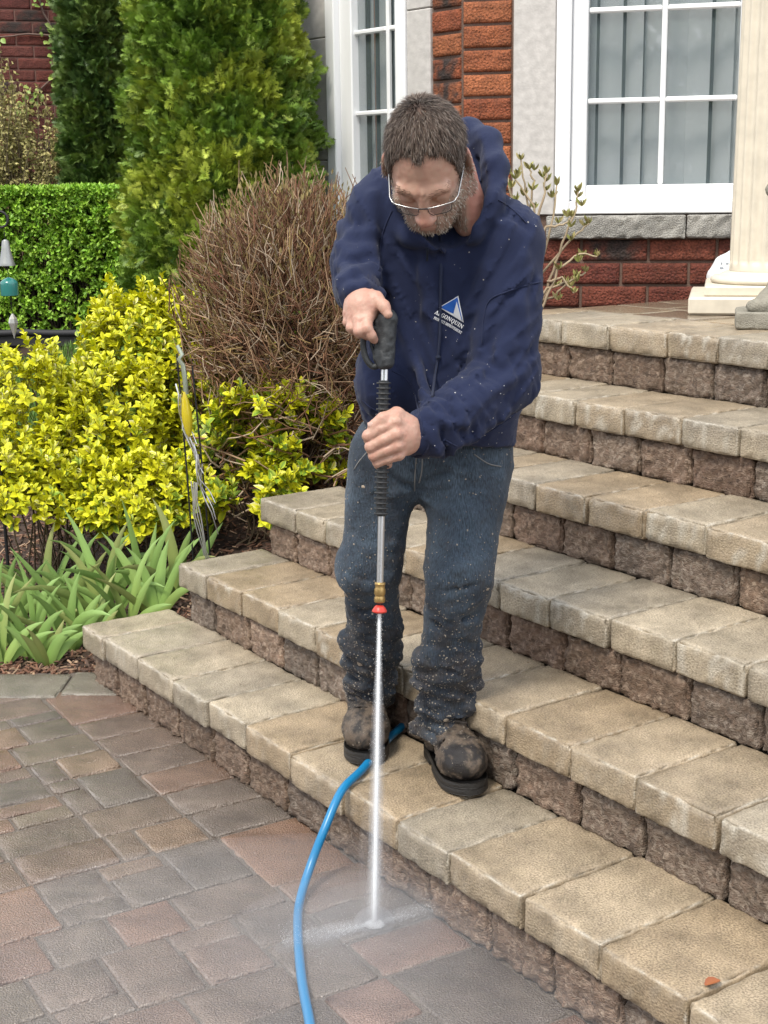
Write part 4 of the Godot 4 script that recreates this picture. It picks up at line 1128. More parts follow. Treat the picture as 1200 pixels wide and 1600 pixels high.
func wind_chime(r2: RandomNumberGenerator) -> void:
	var root := thing("wind_chime", "wind chime with turquoise glass bell hanging from a black hook", "wind chime", Vector3(-1.345, 0.15, -5.0))
	mat("iron", lin(0.03, 0.03, 0.032), 0.5); mats.iron.metallic = 0.6
	var pole := Geo.new(); var o := root.position
	pole.tube([Vector3(-0.045, -0.1, -0.02), Vector3(-0.045, 0.8, -0.02), Vector3(-0.04, 1.2, -0.02)], 0.006, 0.006, 8)
	part("pole", pole.sharp(), mats.iron, root)
	var g := Geo.new(); var pts := []
	for k in 15: pts.append(Vector3(0.02, 1.30, -0.02) + Vector3(cos(2.2 - k * 0.42), sin(2.2 - k * 0.42), 0) * (0.032 - k * 0.0009))
	pts.push_front(Vector3(-0.04, 1.2, -0.02))
	g.tube(pts, 0.005, 0.004, 6); part("hook", g.sharp(), mats.iron, root)
	mat("tin", lin(0.32, 0.33, 0.32), 0.45); mats.tin.metallic = 0.7
	g = Geo.new(); g.lathe([Vector2(0.004, 1.235), Vector2(0.012, 1.23), Vector2(0.016, 1.20), Vector2(0.026, 1.155), Vector2(0.030, 1.145), Vector2(0.027, 1.145), Vector2(0.006, 1.215)], 16, Vector3(0.038, 0, 0)); part("tin_bell", g.sharp(), mats.tin, root)
	var gl := mat("teal_glass", lin(0.03, 0.17, 0.155), 0.12)
	g = Geo.new(); g.lathe([Vector2(0.004, 1.105), Vector2(0.02, 1.098), Vector2(0.029, 1.09), Vector2(0.031, 1.082), Vector2(0.031, 1.043), Vector2(0.028, 1.04), Vector2(0.027, 1.08), Vector2(0.004, 1.095)], 20, Vector3(0.040, 0, 0)); part("glass_bell", g.sharp(), gl, root)
	var cl := mat("smoky_crystal", lin(0.34, 0.34, 0.32), 0.1); cl.metallic = 0.3
	g = Geo.new(); g.lathe([Vector2(0.001, 0.89), Vector2(0.006, 0.91), Vector2(0.017, 0.945), Vector2(0.014, 0.96), Vector2(0.003, 0.978)], 6, Vector3(0.045, 0, 0)); part("crystal_drop", g.mesh(true), cl, root)
	g = Geo.new(); g.tube([Vector3(0.036, 1.27, 0), Vector3(0.038, 1.23, 0)], 0.0012, 0.0012, 4); g.tube([Vector3(0.038, 1.15, 0), Vector3(0.04, 1.10, 0)], 0.0012, 0.0012, 4); g.tube([Vector3(0.04, 1.06, 0), Vector3(0.045, 0.975, 0)], 0.0012, 0.0012, 4)
	part("cord", g.sharp(), mats.iron, root)

func bird_stake(r2: RandomNumberGenerator) -> void:
	var root := thing("garden_stake", "silver wire bird garden stake with a yellow glass body between the shrubs", "garden stake", Vector3(-0.66, 0.12, -4.8))
	var o := root.position
	for a in [[Vector3(-0.700, 1.0, -4.81), Vector3(-0.672, 0.15, -4.8)], [Vector3(-0.648, 0.96, -4.8), Vector3(-0.607, 0.12, -4.79)]]:
		var g := Geo.new(); g.tube([a[0] - o, a[0].lerp(a[1], 0.5) + Vector3(0.003, 0, 0) - o, a[1] - o], 0.0032, 0.0032, 6); part("rod", g.sharp(), mats.iron, root)
	mat("bright_tin", lin(0.72, 0.73, 0.74), 0.3); mats.bright_tin.metallic = 0.85
	var g := Geo.new()
	g.tube([Vector3(-0.695, 1.03, -4.79) - o, Vector3(-0.678, 1.0, -4.785) - o, Vector3(-0.690, 0.985, -4.78) - o, Vector3(-0.677, 0.965, -4.78) - o, Vector3(-0.672, 0.92, -4.78) - o, Vector3(-0.670, 0.865, -4.78) - o], 0.007, 0.009, 8)
	var nk := part("neck", g.sharp(), mat("silver_green", lin(0.34, 0.38, 0.30), 0.3), root); mats.silver_green.metallic = 0.5
	g = Geo.new(); g.lathe([Vector2(0.001, -0.085), Vector2(0.010, -0.07), Vector2(0.018, -0.03), Vector2(0.018, 0.0), Vector2(0.012, 0.045), Vector2(0.004, 0.075)], 14)
	part("glass_body", g.sharp(), mat("yellow_glass", lin(0.50, 0.40, 0.02), 0.15), root, Transform3D(Basis(Vector3(0, 0, 1), 0.06), Vector3(-0.671, 0.80, -4.775) - o))
	for k in 9:      # wire plumes
		var a := Vector3(-0.705 + k * 0.004, 0.90 - k * 0.035, -4.785); var l := 0.18 + 0.02 * (k % 3)
		var p := []
		for s in 7:
			var t := s / 6.0
			p.append(a + Vector3(0.012 * k * 0.4 + 0.06 * t * t + 0.008 * sin(t * 9.0 + k), -l * 1.15 * t, 0.012 * sin(t * 7.0 + k * 2.0)) - o)
		g = Geo.new(); g.tube(p, 0.0034, 0.0018, 5); part("wire_plume", g.sharp(), mats.bright_tin, root)
	for k in 4:
		var p := []
		for s in 6:
			var t := s / 5.0
			p.append(Vector3(-0.668 + k * 0.008 + 0.04 * t * t + 0.004 * sin(t * 10.0 + k), 0.56 - 0.30 * t, -4.785 + 0.01 * k) - o)
		g = Geo.new(); g.tube(p, 0.003, 0.0018, 5); part("wire_leg", g.sharp(), mats.bright_tin, root)

func street_trees(r2: RandomNumberGenerator) -> void:
	var kinds := ["broad leafy tree across the street, mirrored in the window panes", "tall leafy tree across the street, mirrored beside the broad one", "round young tree across the street, mirrored low in the panes", "spreading tree at the far end of the street, mirrored in the bay window"]
	var spots := [[Vector3(-3.5, 0, 13.0), 3.2, 6.2], [Vector3(2.8, 0, 15.0), 2.6, 7.5], [Vector3(-9.0, 0, 12.0), 2.9, 6.6], [Vector3(-15.0, 0, 8.0), 3.2, 7.0]]
	var lg := Geo.new()
	for k in 6: leaf_geo(lg, Transform3D(aim(rdir(r2), k), rdir(r2) * 0.10), 0.20, 0.13, 0.3, 0.03, Color.WHITE, Color.WHITE, 2)
	var lm := lg.sharp()
	for k in 4:
		var root := thing("street_tree", kinds[k], "tree", spots[k][0], "trees across the street")
		var g := Geo.new(); var h: float = spots[k][2]; var w: float = spots[k][1]
		g.tube([Vector3(0, -0.1, 0), Vector3(0.05, h * 0.35, 0), Vector3(0, h * 0.8, 0.05)], 0.2, 0.06, 8, Color(0.12, 0.09, 0.07))
		for b in 14: g.tube(bent(Vector3(0, h * r2.randf_range(0.25, 0.6), 0), Vector3(r2.randf_range(-1, 1) * w * 0.75, h * r2.randf_range(0.45, 0.9), r2.randf_range(-1, 1) * w * 0.75), 0.2, r2, 4), 0.06, 0.02, 5, Color(0.12, 0.09, 0.07))
		part("trunk", g.sharp(), mats.twig, root)
		var xs := []; var cs := []
		for q in 2600:
			var d := rdir(r2); var rr := (1.0 - 0.5 * pow(r2.randf(), 2.0)) * (1.0 + 0.25 * bumps.get_noise_3dv(d * 3.0 + Vector3(k, 0, 0)))
			xs.append(Transform3D(aim(rdir(r2), r2.randf() * 6.0), Vector3(0, h * 0.58, 0) + d * Vector3(w, h * 0.42, w) * rr))
			cs.append(Color(0.07, 0.13, 0.03).lerp(Color(0.13, 0.20, 0.05), r2.randf()))
		scatter("crown", lm, mats.leaf_matt, root, xs, cs)

# ---------------------------------------------------------------- the man
var head_xf := Transform3D()
var hoodie: Field
var jeans: Field

func hp(x: float, y: float, z: float) -> Vector3: return head_xf * Vector3(x, y, z)

func chain(f: Field, pts: Array, rads: Array, bl := 0.004) -> void:
	for k in pts.size() - 1: f.cone(pts[k], pts[k + 1], rads[k], rads[k + 1], bl)

func weave(nm: String, col: Color, rough: float, freq: float, bump: float, scale: float, sheen: float) -> StandardMaterial3D:
	var m := mat(nm, col, rough, noise_tex(freq, [[0.0, grey(0.72)], [0.5, grey(0.9)], [1.0, grey(1.0)]], FastNoiseLite.TYPE_SIMPLEX, 3, 512, 61), scale, noise_tex(freq * 1.3, [], FastNoiseLite.TYPE_SIMPLEX, 3, 512, 62, bump), 0.6, true)
	m.rim_enabled = true; m.rim = sheen; m.rim_tint = 0.6
	return m

func man() -> void:
	head_xf = Transform3D(Basis(Vector3.UP, -0.17) * Basis(Vector3(0, 0, 1), 0.02) * Basis(Vector3(1, 0, 0), 0.86), Vector3(0.0975, 1.592, -2.96)).scaled_local(Vector3.ONE * 1.0)
	var root := thing("person", "man in navy hooded sweatshirt and muddy jeans bending over a pressure washer lance", "person", Vector3(0.06, RISER, -3.2))
	var o := root.position; var inv := Transform3D(Basis(), -o)
	build_hoodie(root, inv)
	build_jeans(root, inv)
	build_skin(root, inv)
	build_hair(root, inv)
	build_glasses(root, inv)
	boot(root, Transform3D(Basis(Vector3.UP, -0.03), Vector3(-0.045, RISER + 0.001, -3.462) - o), 3)
	boot(root, Transform3D(Basis(Vector3.UP, 0.26), Vector3(0.118, RISER + 0.001, -3.268) - o), 4)
	lance()
	hose()
	water()

func build_hoodie(root: Node3D, inv: Transform3D) -> void:
	var f := Field.new(Vector3(-0.20, 0.90, -3.44), Vector3(0.42, 1.70, -2.80), 0.0064)
	# trunk
	f.ball(Vector3(0.13, 1.37, -3.13), Vector3(0.178, 0.185, 0.122), Basis(Vector3(1, 0, 0), 0.25), 0.0)
	f.ball(Vector3(0.142, 1.15, -3.165), Vector3(0.186, 0.22, 0.135), Basis(), 0.08)
	f.cone(Vector3(0.115, 1.10, -3.17), Vector3(0.135, 0.98, -3.19), 0.165, 0.165, 0.05, Vector3(0, 0, 1), 0.78)
	# shoulders
	f.cone(Vector3(0.0203, 1.515, -3.1), Vector3(0.2678, 1.437, -3.06), 0.066, 0.070, 0.05)
	f.cone(Vector3(0.026, 1.517, -3.12), Vector3(0.1724, 1.568, -3.16), 0.062, 0.06, 0.05)
	f.cone(Vector3(0.1723, 1.554, -3.16), Vector3(0.2696, 1.437, -3.08), 0.055, 0.060, 0.04)
	# his right arm: elbow bent back, forearm coming forward
	f.cone(Vector3(-0.0089, 1.49, -3.08), Vector3(-0.0517, 1.385, -3.16), 0.063, 0.056, 0.03)
	f.cone(Vector3(-0.0517, 1.385, -3.16), Vector3(-0.0467, 1.337, -2.95), 0.056, 0.049, 0.02)
	f.cone(Vector3(-0.0467, 1.339, -2.955), Vector3(-0.0438, 1.33, -2.925), 0.047, 0.042, 0.006)
	f.ball(Vector3(-0.050, 1.405, -3.035), Vector3(0.050, 0.040, 0.055), Basis(), 0.03)
	# his left arm: hanging from the shoulder, forearm across the belly
	f.cone(Vector3(0.2752, 1.424, -3.05), Vector3(0.2624, 1.152, -3.01), 0.073, 0.070, 0.03)
	f.cone(Vector3(0.2624, 1.145, -3.01), Vector3(0.1711, 1.089, -2.93), 0.069, 0.061, 0.025)
	f.cone(Vector3(0.1711, 1.089, -2.93), Vector3(0.0926, 1.046, -2.885), 0.061, 0.053, 0.02)
	f.cone(Vector3(0.0926, 1.046, -2.885), Vector3(0.0709, 1.047, -2.868), 0.047, 0.044, 0.006)
	# pocket flap swinging forward at the hem
	f.ball(Vector3(-0.0004, 1.121, -3.06), Vector3(0.055, 0.075, 0.055), Basis(Vector3(0, 0, 1), 0.3), 0.03)
	# folds: ridges laid over the cloth, found by running a line on to it from the front
	for fold in [[0.010, [Vector2(0.035, 1.52), Vector2(0.02, 1.42), Vector2(0.035, 1.30), Vector2(0.075, 1.18), Vector2(0.10, 1.08)]],
			[0.009, [Vector2(-0.012, 1.53), Vector2(-0.02, 1.43), Vector2(0.0, 1.33)]],
			[0.008, [Vector2(0.26, 1.46), Vector2(0.225, 1.38), Vector2(0.19, 1.30), Vector2(0.165, 1.2)]],
			[0.008, [Vector2(0.09, 1.42), Vector2(0.10, 1.3), Vector2(0.13, 1.18)]],
			[0.010, [Vector2(0.19, 1.16), Vector2(0.235, 1.185), Vector2(0.275, 1.22)]],
			[0.009, [Vector2(0.16, 1.10), Vector2(0.21, 1.13), Vector2(0.27, 1.15)]],
			[0.008, [Vector2(0.13, 1.03), Vector2(0.19, 1.04), Vector2(0.25, 1.08)]],
			[0.008, [Vector2(0.30, 1.40), Vector2(0.29, 1.30), Vector2(0.30, 1.22)]],
			[0.010, [Vector2(-0.085, 1.462), Vector2(-0.06, 1.445), Vector2(-0.022, 1.455)]], [0.011, [Vector2(-0.085, 1.428), Vector2(-0.062, 1.408), Vector2(-0.018, 1.418)]],
			[0.010, [Vector2(-0.085, 1.392), Vector2(-0.062, 1.372), Vector2(-0.022, 1.386)]], [0.009, [Vector2(-0.085, 1.362), Vector2(-0.065, 1.342), Vector2(-0.03, 1.352)]],
			[0.008, [Vector2(0.088, 1.092), Vector2(0.103, 1.06), Vector2(0.112, 1.02)]], [0.009, [Vector2(0.112, 1.105), Vector2(0.13, 1.065), Vector2(0.138, 1.015)]], [0.008, [Vector2(0.145, 1.12), Vector2(0.165, 1.08), Vector2(0.175, 1.02)]]]:
		var last := Vector3.ZERO; var n := 0
		for q in fold[1]:
			var p := f.reach(Vector3(q.x, q.y, -2.81), Vector3(0, 0, -1), 0.5) + Vector3(0, 0, -0.002)
			if n > 0: f.cone(last, p, fold[0], fold[0] * 0.9, 0.018)
			last = p; n += 1
	for groove in [[0.012, [Vector2(0.252, 1.30), Vector2(0.222, 1.22), Vector2(0.218, 1.17)]], [0.008, [Vector2(0.0, 1.36), Vector2(0.005, 1.28)]], [0.0045, [Vector2(0.325, 1.348), Vector2(0.30, 1.338), Vector2(0.262, 1.322), Vector2(0.235, 1.305)]], [0.0045, [Vector2(0.262, 1.50), Vector2(0.285, 1.478), Vector2(0.315, 1.455)]], [0.007, [Vector2(0.065, 1.40), Vector2(0.075, 1.27), Vector2(0.105, 1.15)]]]:
		var last := Vector3.ZERO; var n := 0
		for q in groove[1]:
			var p := f.reach(Vector3(q.x, q.y, -2.81), Vector3(0, 0, -1), 0.5) + Vector3(0, 0, 0.004)
			if n > 0: f.cone(last, p, groove[0], groove[0], 0.016, Vector3.ZERO, 1.0, true)
			last = p; n += 1
	# hood lying round the neck
	var ring := [Vector3(0.1306, 1.434, -2.985), Vector3(0.1946, 1.454, -2.985), Vector3(0.2328, 1.514, -3), Vector3(0.2432, 1.583, -3.05), Vector3(0.2299, 1.638, -3.11), Vector3(0.1953, 1.661, -3.17), Vector3(0.1385, 1.651, -3.21), Vector3(0.0676, 1.611, -3.21), Vector3(0.0185, 1.557, -3.16), Vector3(0.0129, 1.486, -3.07), Vector3(0.0616, 1.445, -3)]
	var rr := [0.016, 0.020, 0.026, 0.028, 0.027, 0.028, 0.030, 0.032, 0.030, 0.024, 0.018]
	for k in ring.size(): f.cone(ring[k], ring[(k + 1) % ring.size()], rr[k], rr[(k + 1) % ring.size()], 0.018)
	for k in [5, 6, 7]: f.cone(ring[k] + Vector3(0.012, -0.03, -0.02), ring[k + 1] + Vector3(0.012, -0.03, -0.03), 0.04, 0.045, 0.03)
	# open the neck
	f.cone(Vector3(0.139, 1.477, -2.99), Vector3(0.1387, 1.62, -3.06), 0.060, 0.084, 0.01, Vector3.ZERO, 1.0, true)
	f.cone(Vector3(0.1919, 1.485, -2.985), Vector3(0.1994, 1.584, -3.02), 0.022, 0.028, 0.008, Vector3.ZERO, 1.0, true)
	# lower hem, higher at his right
	f.cut(Vector3(0.13, 0.995, -3.1), Vector3(-0.16, -1.0, 0.0).normalized(), 0.008)
	var nz := FastNoiseLite.new(); nz.seed = 4; nz.frequency = 1.0; nz.fractal_octaves = 2
	var ea := Vector3(-0.0546, 1.382, -3.16); var wa := Vector3(-0.0467, 1.337, -2.95); var eb := Vector3(0.2624, 1.145, -3.01); var wb := Vector3(0.0817, 1.045, -2.876)
	var warp := func(p: Vector3) -> float:
		var d := 0.0022 * nz.get_noise_3d(p.x * 16.0, p.y * 6.0, p.z * 16.0) + 0.0008 * nz.get_noise_3dv(p * 26.0)
		# sharp creases: one family hanging from each shoulder, crossing at the belly
		var u := p.x * 0.8 + (p.y - 1.2) * 0.35
		if p.x > 0.17: u = p.x * 0.75 - (p.y - 1.2) * 0.6
		var cr := maxf(0.0, 1.0 - absf(nz.get_noise_3d(u * 17.0, p.y * 3.5, p.z * 4.0)) * 3.2)
		d -= 0.0058 * cr * cr
		cr = maxf(0.0, 1.0 - absf(nz.get_noise_3d(p.x * 11.0 + 7.0, p.y * 24.0, p.z * 9.0)) * 3.0)
		d -= 0.0026 * cr * cr * clampf((1.22 - p.y) * 6.0 + (0.6 if p.x < -0.02 else 0.0), 0.0, 1.0)
		# bunched sleeves: rings across each forearm
		var ab := wa - ea; var t := (p - ea).dot(ab) / ab.length_squared()
		if t > -0.6 and t < 0.95 and (p - ea - ab * t).length() < 0.085 and p.x < 0.03:
			d += 0.0065 * (absf(nz.get_noise_2d(t * 9.0 + p.y * 22.0, p.x * 7.0)) * 2.0 - 0.5) * clampf(1.2 - t, 0.0, 1.0)
		ab = wb - eb; t = (p - eb).dot(ab) / ab.length_squared()
		if t > -0.2 and t < 1.0 and (p - eb - ab * t).length() < 0.09:
			d += (0.004 + 0.006 * clampf((t - 0.55) * 3.0, 0.0, 1.0)) * (absf(nz.get_noise_2d(t * 8.0 + 3.0, (p.y - p.x * 0.3) * 9.0)) * 2.0 - 0.5)
		return d
	f.warp(warp, 0.03)
	hoodie = f
	var m := weave("navy_fleece", Color.WHITE, 0.95, 0.22, 2.5, 5.0, 0.10)
	var g := f.net(Color(0.0108, 0.0185, 0.060))
	for k in g.v.size(): g.v[k] = inv * g.v[k]
	var h := part("hooded_sweatshirt", g.mesh(), m, root)
	# ribbed cuffs
	for c in [[Vector3(-0.0467, 1.341, -2.957), Vector3(-0.0438, 1.327, -2.922), 0.047, 0.044], [Vector3(0.0872, 1.046, -2.88), Vector3(0.0655, 1.047, -2.862), 0.0485, 0.046]]:
		var cg := Geo.new(); var a: Vector3 = c[0]; var b: Vector3 = c[1]; var ax := (b - a).normalized()
		var bs := aim(ax, 0.0); var prof := []
		for k in 9: prof.append(Vector2(lerpf(c[2], c[3], k / 8.0) + 0.002 * sin(PI * k / 8.0), (b - a).length() * k / 8.0))
		prof.append(Vector2(c[3] - 0.006, (b - a).length() - 0.002))
		cg.lathe(prof, 60, Vector3.ZERO, Color(0.0125, 0.018, 0.05))
		for k in cg.v.size():
			var s := k % 60
			var e := 1.0 - 0.03 * (s % 2)
			cg.v[k] = inv * (a + bs * Vector3(cg.v[k].x * e, cg.v[k].y, cg.v[k].z * e))
		part("cuff", cg.mesh(), m, h)
	# drawstring
	var ds := []
	for q in [Vector2(0.128, 1.445), Vector2(0.127, 1.38), Vector2(0.126, 1.30), Vector2(0.125, 1.24), Vector2(0.121, 1.19), Vector2(0.114, 1.15), Vector2(0.103, 1.125)]:
		ds.append(inv * (f.reach(Vector3(q.x, q.y, -2.81), Vector3(0, 0, -1), 0.5) + Vector3(0, 0, 0.004)))
	var dg := Geo.new(); dg.tube(ds, 0.0028, 0.0028, 6, Color(0.016, 0.024, 0.062)); part("drawstring", dg.sharp(), m, h)
	dg = Geo.new(); dg.lathe([Vector2(0.0005, -0.006), Vector2(0.005, -0.003), Vector2(0.0055, 0.001), Vector2(0.0005, 0.006)], 8, ds[4], Color(0.014, 0.02, 0.05)); part("knot", dg.sharp(), m, h)
	# second, shorter string end
	ds = []
	for q in [Vector2(0.098, 1.45), Vector2(0.098, 1.42), Vector2(0.098, 1.395)]: ds.append(inv * (f.reach(Vector3(q.x, q.y, -2.81), Vector3(0, 0, -1), 0.5) + Vector3(0, 0, 0.002)))
	dg = Geo.new(); dg.tube(ds, 0.0022, 0.0022, 5, Color(0.006, 0.008, 0.02)); part("drawstring", dg.sharp(), m, h)
	for seam in [[Vector3(0.3386, 1.348, -3), Vector3(0.3036, 1.343, -3), Vector3(0.2632, 1.331, -3), Vector3(0.2268, 1.312, -3), Vector3(0.2147, 1.269, -3), Vector3(0.2121, 1.223, -3)], [Vector3(0.2448, 1.518, -3), Vector3(0.2755, 1.5, -3), Vector3(0.3051, 1.47, -3)], [Vector3(0.0206, 1.161, -3), Vector3(0.0532, 1.141, -3), Vector3(0.0748, 1.096, -3), Vector3(0.0828, 1.057, -3)], [Vector3(0.0248, 1.498, -3), Vector3(0.0027, 1.443, -3), Vector3(-0.0036, 1.38, -3)], [Vector3(0.1268, 1.04, -3), Vector3(0.1959, 1.008, -3), Vector3(0.2649, 1.032, -3), Vector3(0.3089, 1.06, -3)], [Vector3(-0.0434, 1.098, -3), Vector3(-0.0244, 1.081, -3), Vector3(0.0029, 1.069, -3)]]:
		var sp := []
		for q in seam: sp.append(Vector3(q.x, q.y, 0))
		var on := []
		for q in smooth_line(sp, 5):
			var w := f.reach(Vector3(q.x, q.y, -2.81), Vector3(0, 0, -1), 0.5)
			if w.z > -3.22: on.append(inv * (w + Vector3(0, 0, 0.0004)))
		if on.size() > 3:
			var sg := Geo.new(); sg.tube(on, 0.0016, 0.0016, 5, Color(0.0108, 0.0185, 0.060)); part("seam", sg.sharp(), m, h)
	logo(h, inv)
	specks("water_drops", h, g, 330, 0.0005, 0.0019, Color(0.62, 0.64, 0.68), Color(0.45, 0.42, 0.36), 71, func(p: Vector3) -> float: return clampf(0.25 + (1.5 - (p.y + RISER)) * 1.3, 0.1, 1.0) * (1.0 if p.x > 0.0 else 0.45))

func onto(x: float, y: float, inv: Transform3D, lift := 0.0016) -> Vector3:
	return inv * (hoodie.reach(Vector3(x, y, -2.81), Vector3(0, 0, -1), 0.5) + Vector3(0, 0, lift))

func logo(parent: Node, inv: Transform3D) -> void:
	var tri := func(g: Geo, a: Vector3, b: Vector3, c: Vector3, lift: float) -> void:     # a triangle laid on the cloth, finely divided
		var n := 8; var ids := {}
		for i in n + 1:
			for j in n + 1 - i:
				var p := a + (b - a) * (float(i) / n) + (c - a) * (float(j) / n)
				ids[Vector2i(i, j)] = g.vert(onto(p.x, p.y, inv, lift))
		for i in n:
			for j in n - i:
				g.tri(ids[Vector2i(i, j)], ids[Vector2i(i + 1, j)], ids[Vector2i(i, j + 1)])
				if j < n - i - 1: g.tri(ids[Vector2i(i + 1, j)], ids[Vector2i(i + 1, j + 1)], ids[Vector2i(i, j + 1)])
	var white := mat("white_print", lin(0.72, 0.73, 0.75), 0.7); var blue := mat("blue_print", lin(0.012, 0.10, 0.42), 0.7)
	var g := Geo.new(); tri.call(g, Vector3(0.1229, 1.296, -2.96), Vector3(0.1641, 1.32, -2.96), Vector3(0.1754, 1.263, -2.96), 0.0018); var patch := part("emblem", g.sharp(), white, parent)
	g = Geo.new(); tri.call(g, Vector3(0.1259, 1.296, -2.96), Vector3(0.1623, 1.317, -2.96), Vector3(0.1533, 1.282, -2.96), 0.0026); tri.call(g, Vector3(0.1623, 1.317, -2.96), Vector3(0.1724, 1.268, -2.96), Vector3(0.1533, 1.282, -2.96), 0.0026); part("field", g.sharp(), blue, patch)
	g = Geo.new(); tri.call(g, Vector3(0.1605, 1.308, -2.96), Vector3(0.1711, 1.268, -2.96), Vector3(0.1537, 1.281, -2.96), 0.0033); part("peak", g.sharp(), white, patch)
	for ln in [["ALGONQUIN", Vector3(0.1141, 1.286, -2.96), Vector3(0.1736, 1.254, -2.96), 0.0115, 0.0], ["PROPERTY IMPROVEMENT", Vector3(0.1121, 1.275, -2.96), Vector3(0.171, 1.243, -2.96), 0.0058, 0.0]]:
		var t := TextMesh.new(); var sf := SystemFont.new(); sf.font_names = PackedStringArray(["Droid Serif"]); sf.font_weight = 700
		t.font = sf; t.text = ln[0]; t.font_size = 48; t.pixel_size = 0.01; t.depth = 0.0; t.curve_step = 2.0
		var arr := t.get_mesh_arrays(); var vv: PackedVector3Array = arr[Mesh.ARRAY_VERTEX]
		if vv.is_empty(): print("no text"); continue
		var lo := vv[0]; var hi := vv[0]
		for p in vv: lo = lo.min(p); hi = hi.max(p)
		var a: Vector3 = ln[1]; var b: Vector3 = ln[2]; var dir := (b - a).normalized(); var upd := Vector3(-dir.y, dir.x, 0)
		var out := PackedVector3Array()
		for p in vv:
			var u := (p.x - lo.x) / (hi.x - lo.x); var v := (p.y - lo.y) / (hi.y - lo.y)
			var q: Vector3 = a.lerp(b, u) + upd * ((v - 0.5) * float(ln[3])) + Vector3(0, -0.004 * u * u + 0.002 * u, 0)
			out.append(onto(q.x, q.y, inv, 0.0034))
		var na := []; na.resize(Mesh.ARRAY_MAX); na[Mesh.ARRAY_VERTEX] = out; na[Mesh.ARRAY_INDEX] = arr[Mesh.ARRAY_INDEX]
		var nn := PackedVector3Array(); nn.resize(out.size()); nn.fill(Vector3(0, 0, 1)); na[Mesh.ARRAY_NORMAL] = nn
		var m := ArrayMesh.new(); m.add_surface_from_arrays(Mesh.PRIMITIVE_TRIANGLES, na)
		part("lettering", m, white, patch)

func specks(called: String, parent: Node, src: Geo, n: int, s0: float, s1: float, ca: Color, cb: Color, sd: int, where: Callable) -> void:
	# small flat spots of matter stuck to a surface
	var r2 := RandomNumberGenerator.new(); r2.seed = sd
	var nn := PackedVector3Array(); nn.resize(src.v.size())
	for k in range(0, src.i.size(), 3):
		var q := (src.v[src.i[k + 2]] - src.v[src.i[k]]).cross(src.v[src.i[k + 1]] - src.v[src.i[k]])
		nn[src.i[k]] += q; nn[src.i[k + 1]] += q; nn[src.i[k + 2]] += q
	var g := Geo.new(); var done := 0; var tries := 0
	while done < n and tries < n * 40:
		tries += 1
		var k := (r2.randi() % (src.i.size() / 3)) * 3
		var a := r2.randf(); var b := r2.randf() * (1.0 - a)
		var p := src.v[src.i[k]] + (src.v[src.i[k + 1]] - src.v[src.i[k]]) * a + (src.v[src.i[k + 2]] - src.v[src.i[k]]) * b
		if r2.randf() > where.call(p): continue
		var nr := nn[src.i[k]].normalized()
		var x := nr.cross(rdir(r2)).normalized(); var y := nr.cross(x)
		var s := lerpf(s0, s1, pow(r2.randf(), 2.5)); var col := ca.lerp(cb, r2.randf()) * r2.randf_range(0.7, 1.1)
		var c := g.vert(p + nr * (s * 0.45 + 0.0006), col); var base := g.v.size()
		for q in 6: g.vert(p + nr * 0.0001 + (x * cos(q * TAU / 6) + y * sin(q * TAU / 6)) * s * r2.randf_range(0.55, 1.3), col)
		for q in 6: g.tri(c, base + q, base + (q + 1) % 6)
		done += 1
	var o := part(called, g.sharp(), mats.plain, parent); o.set_meta("kind", "stuff")

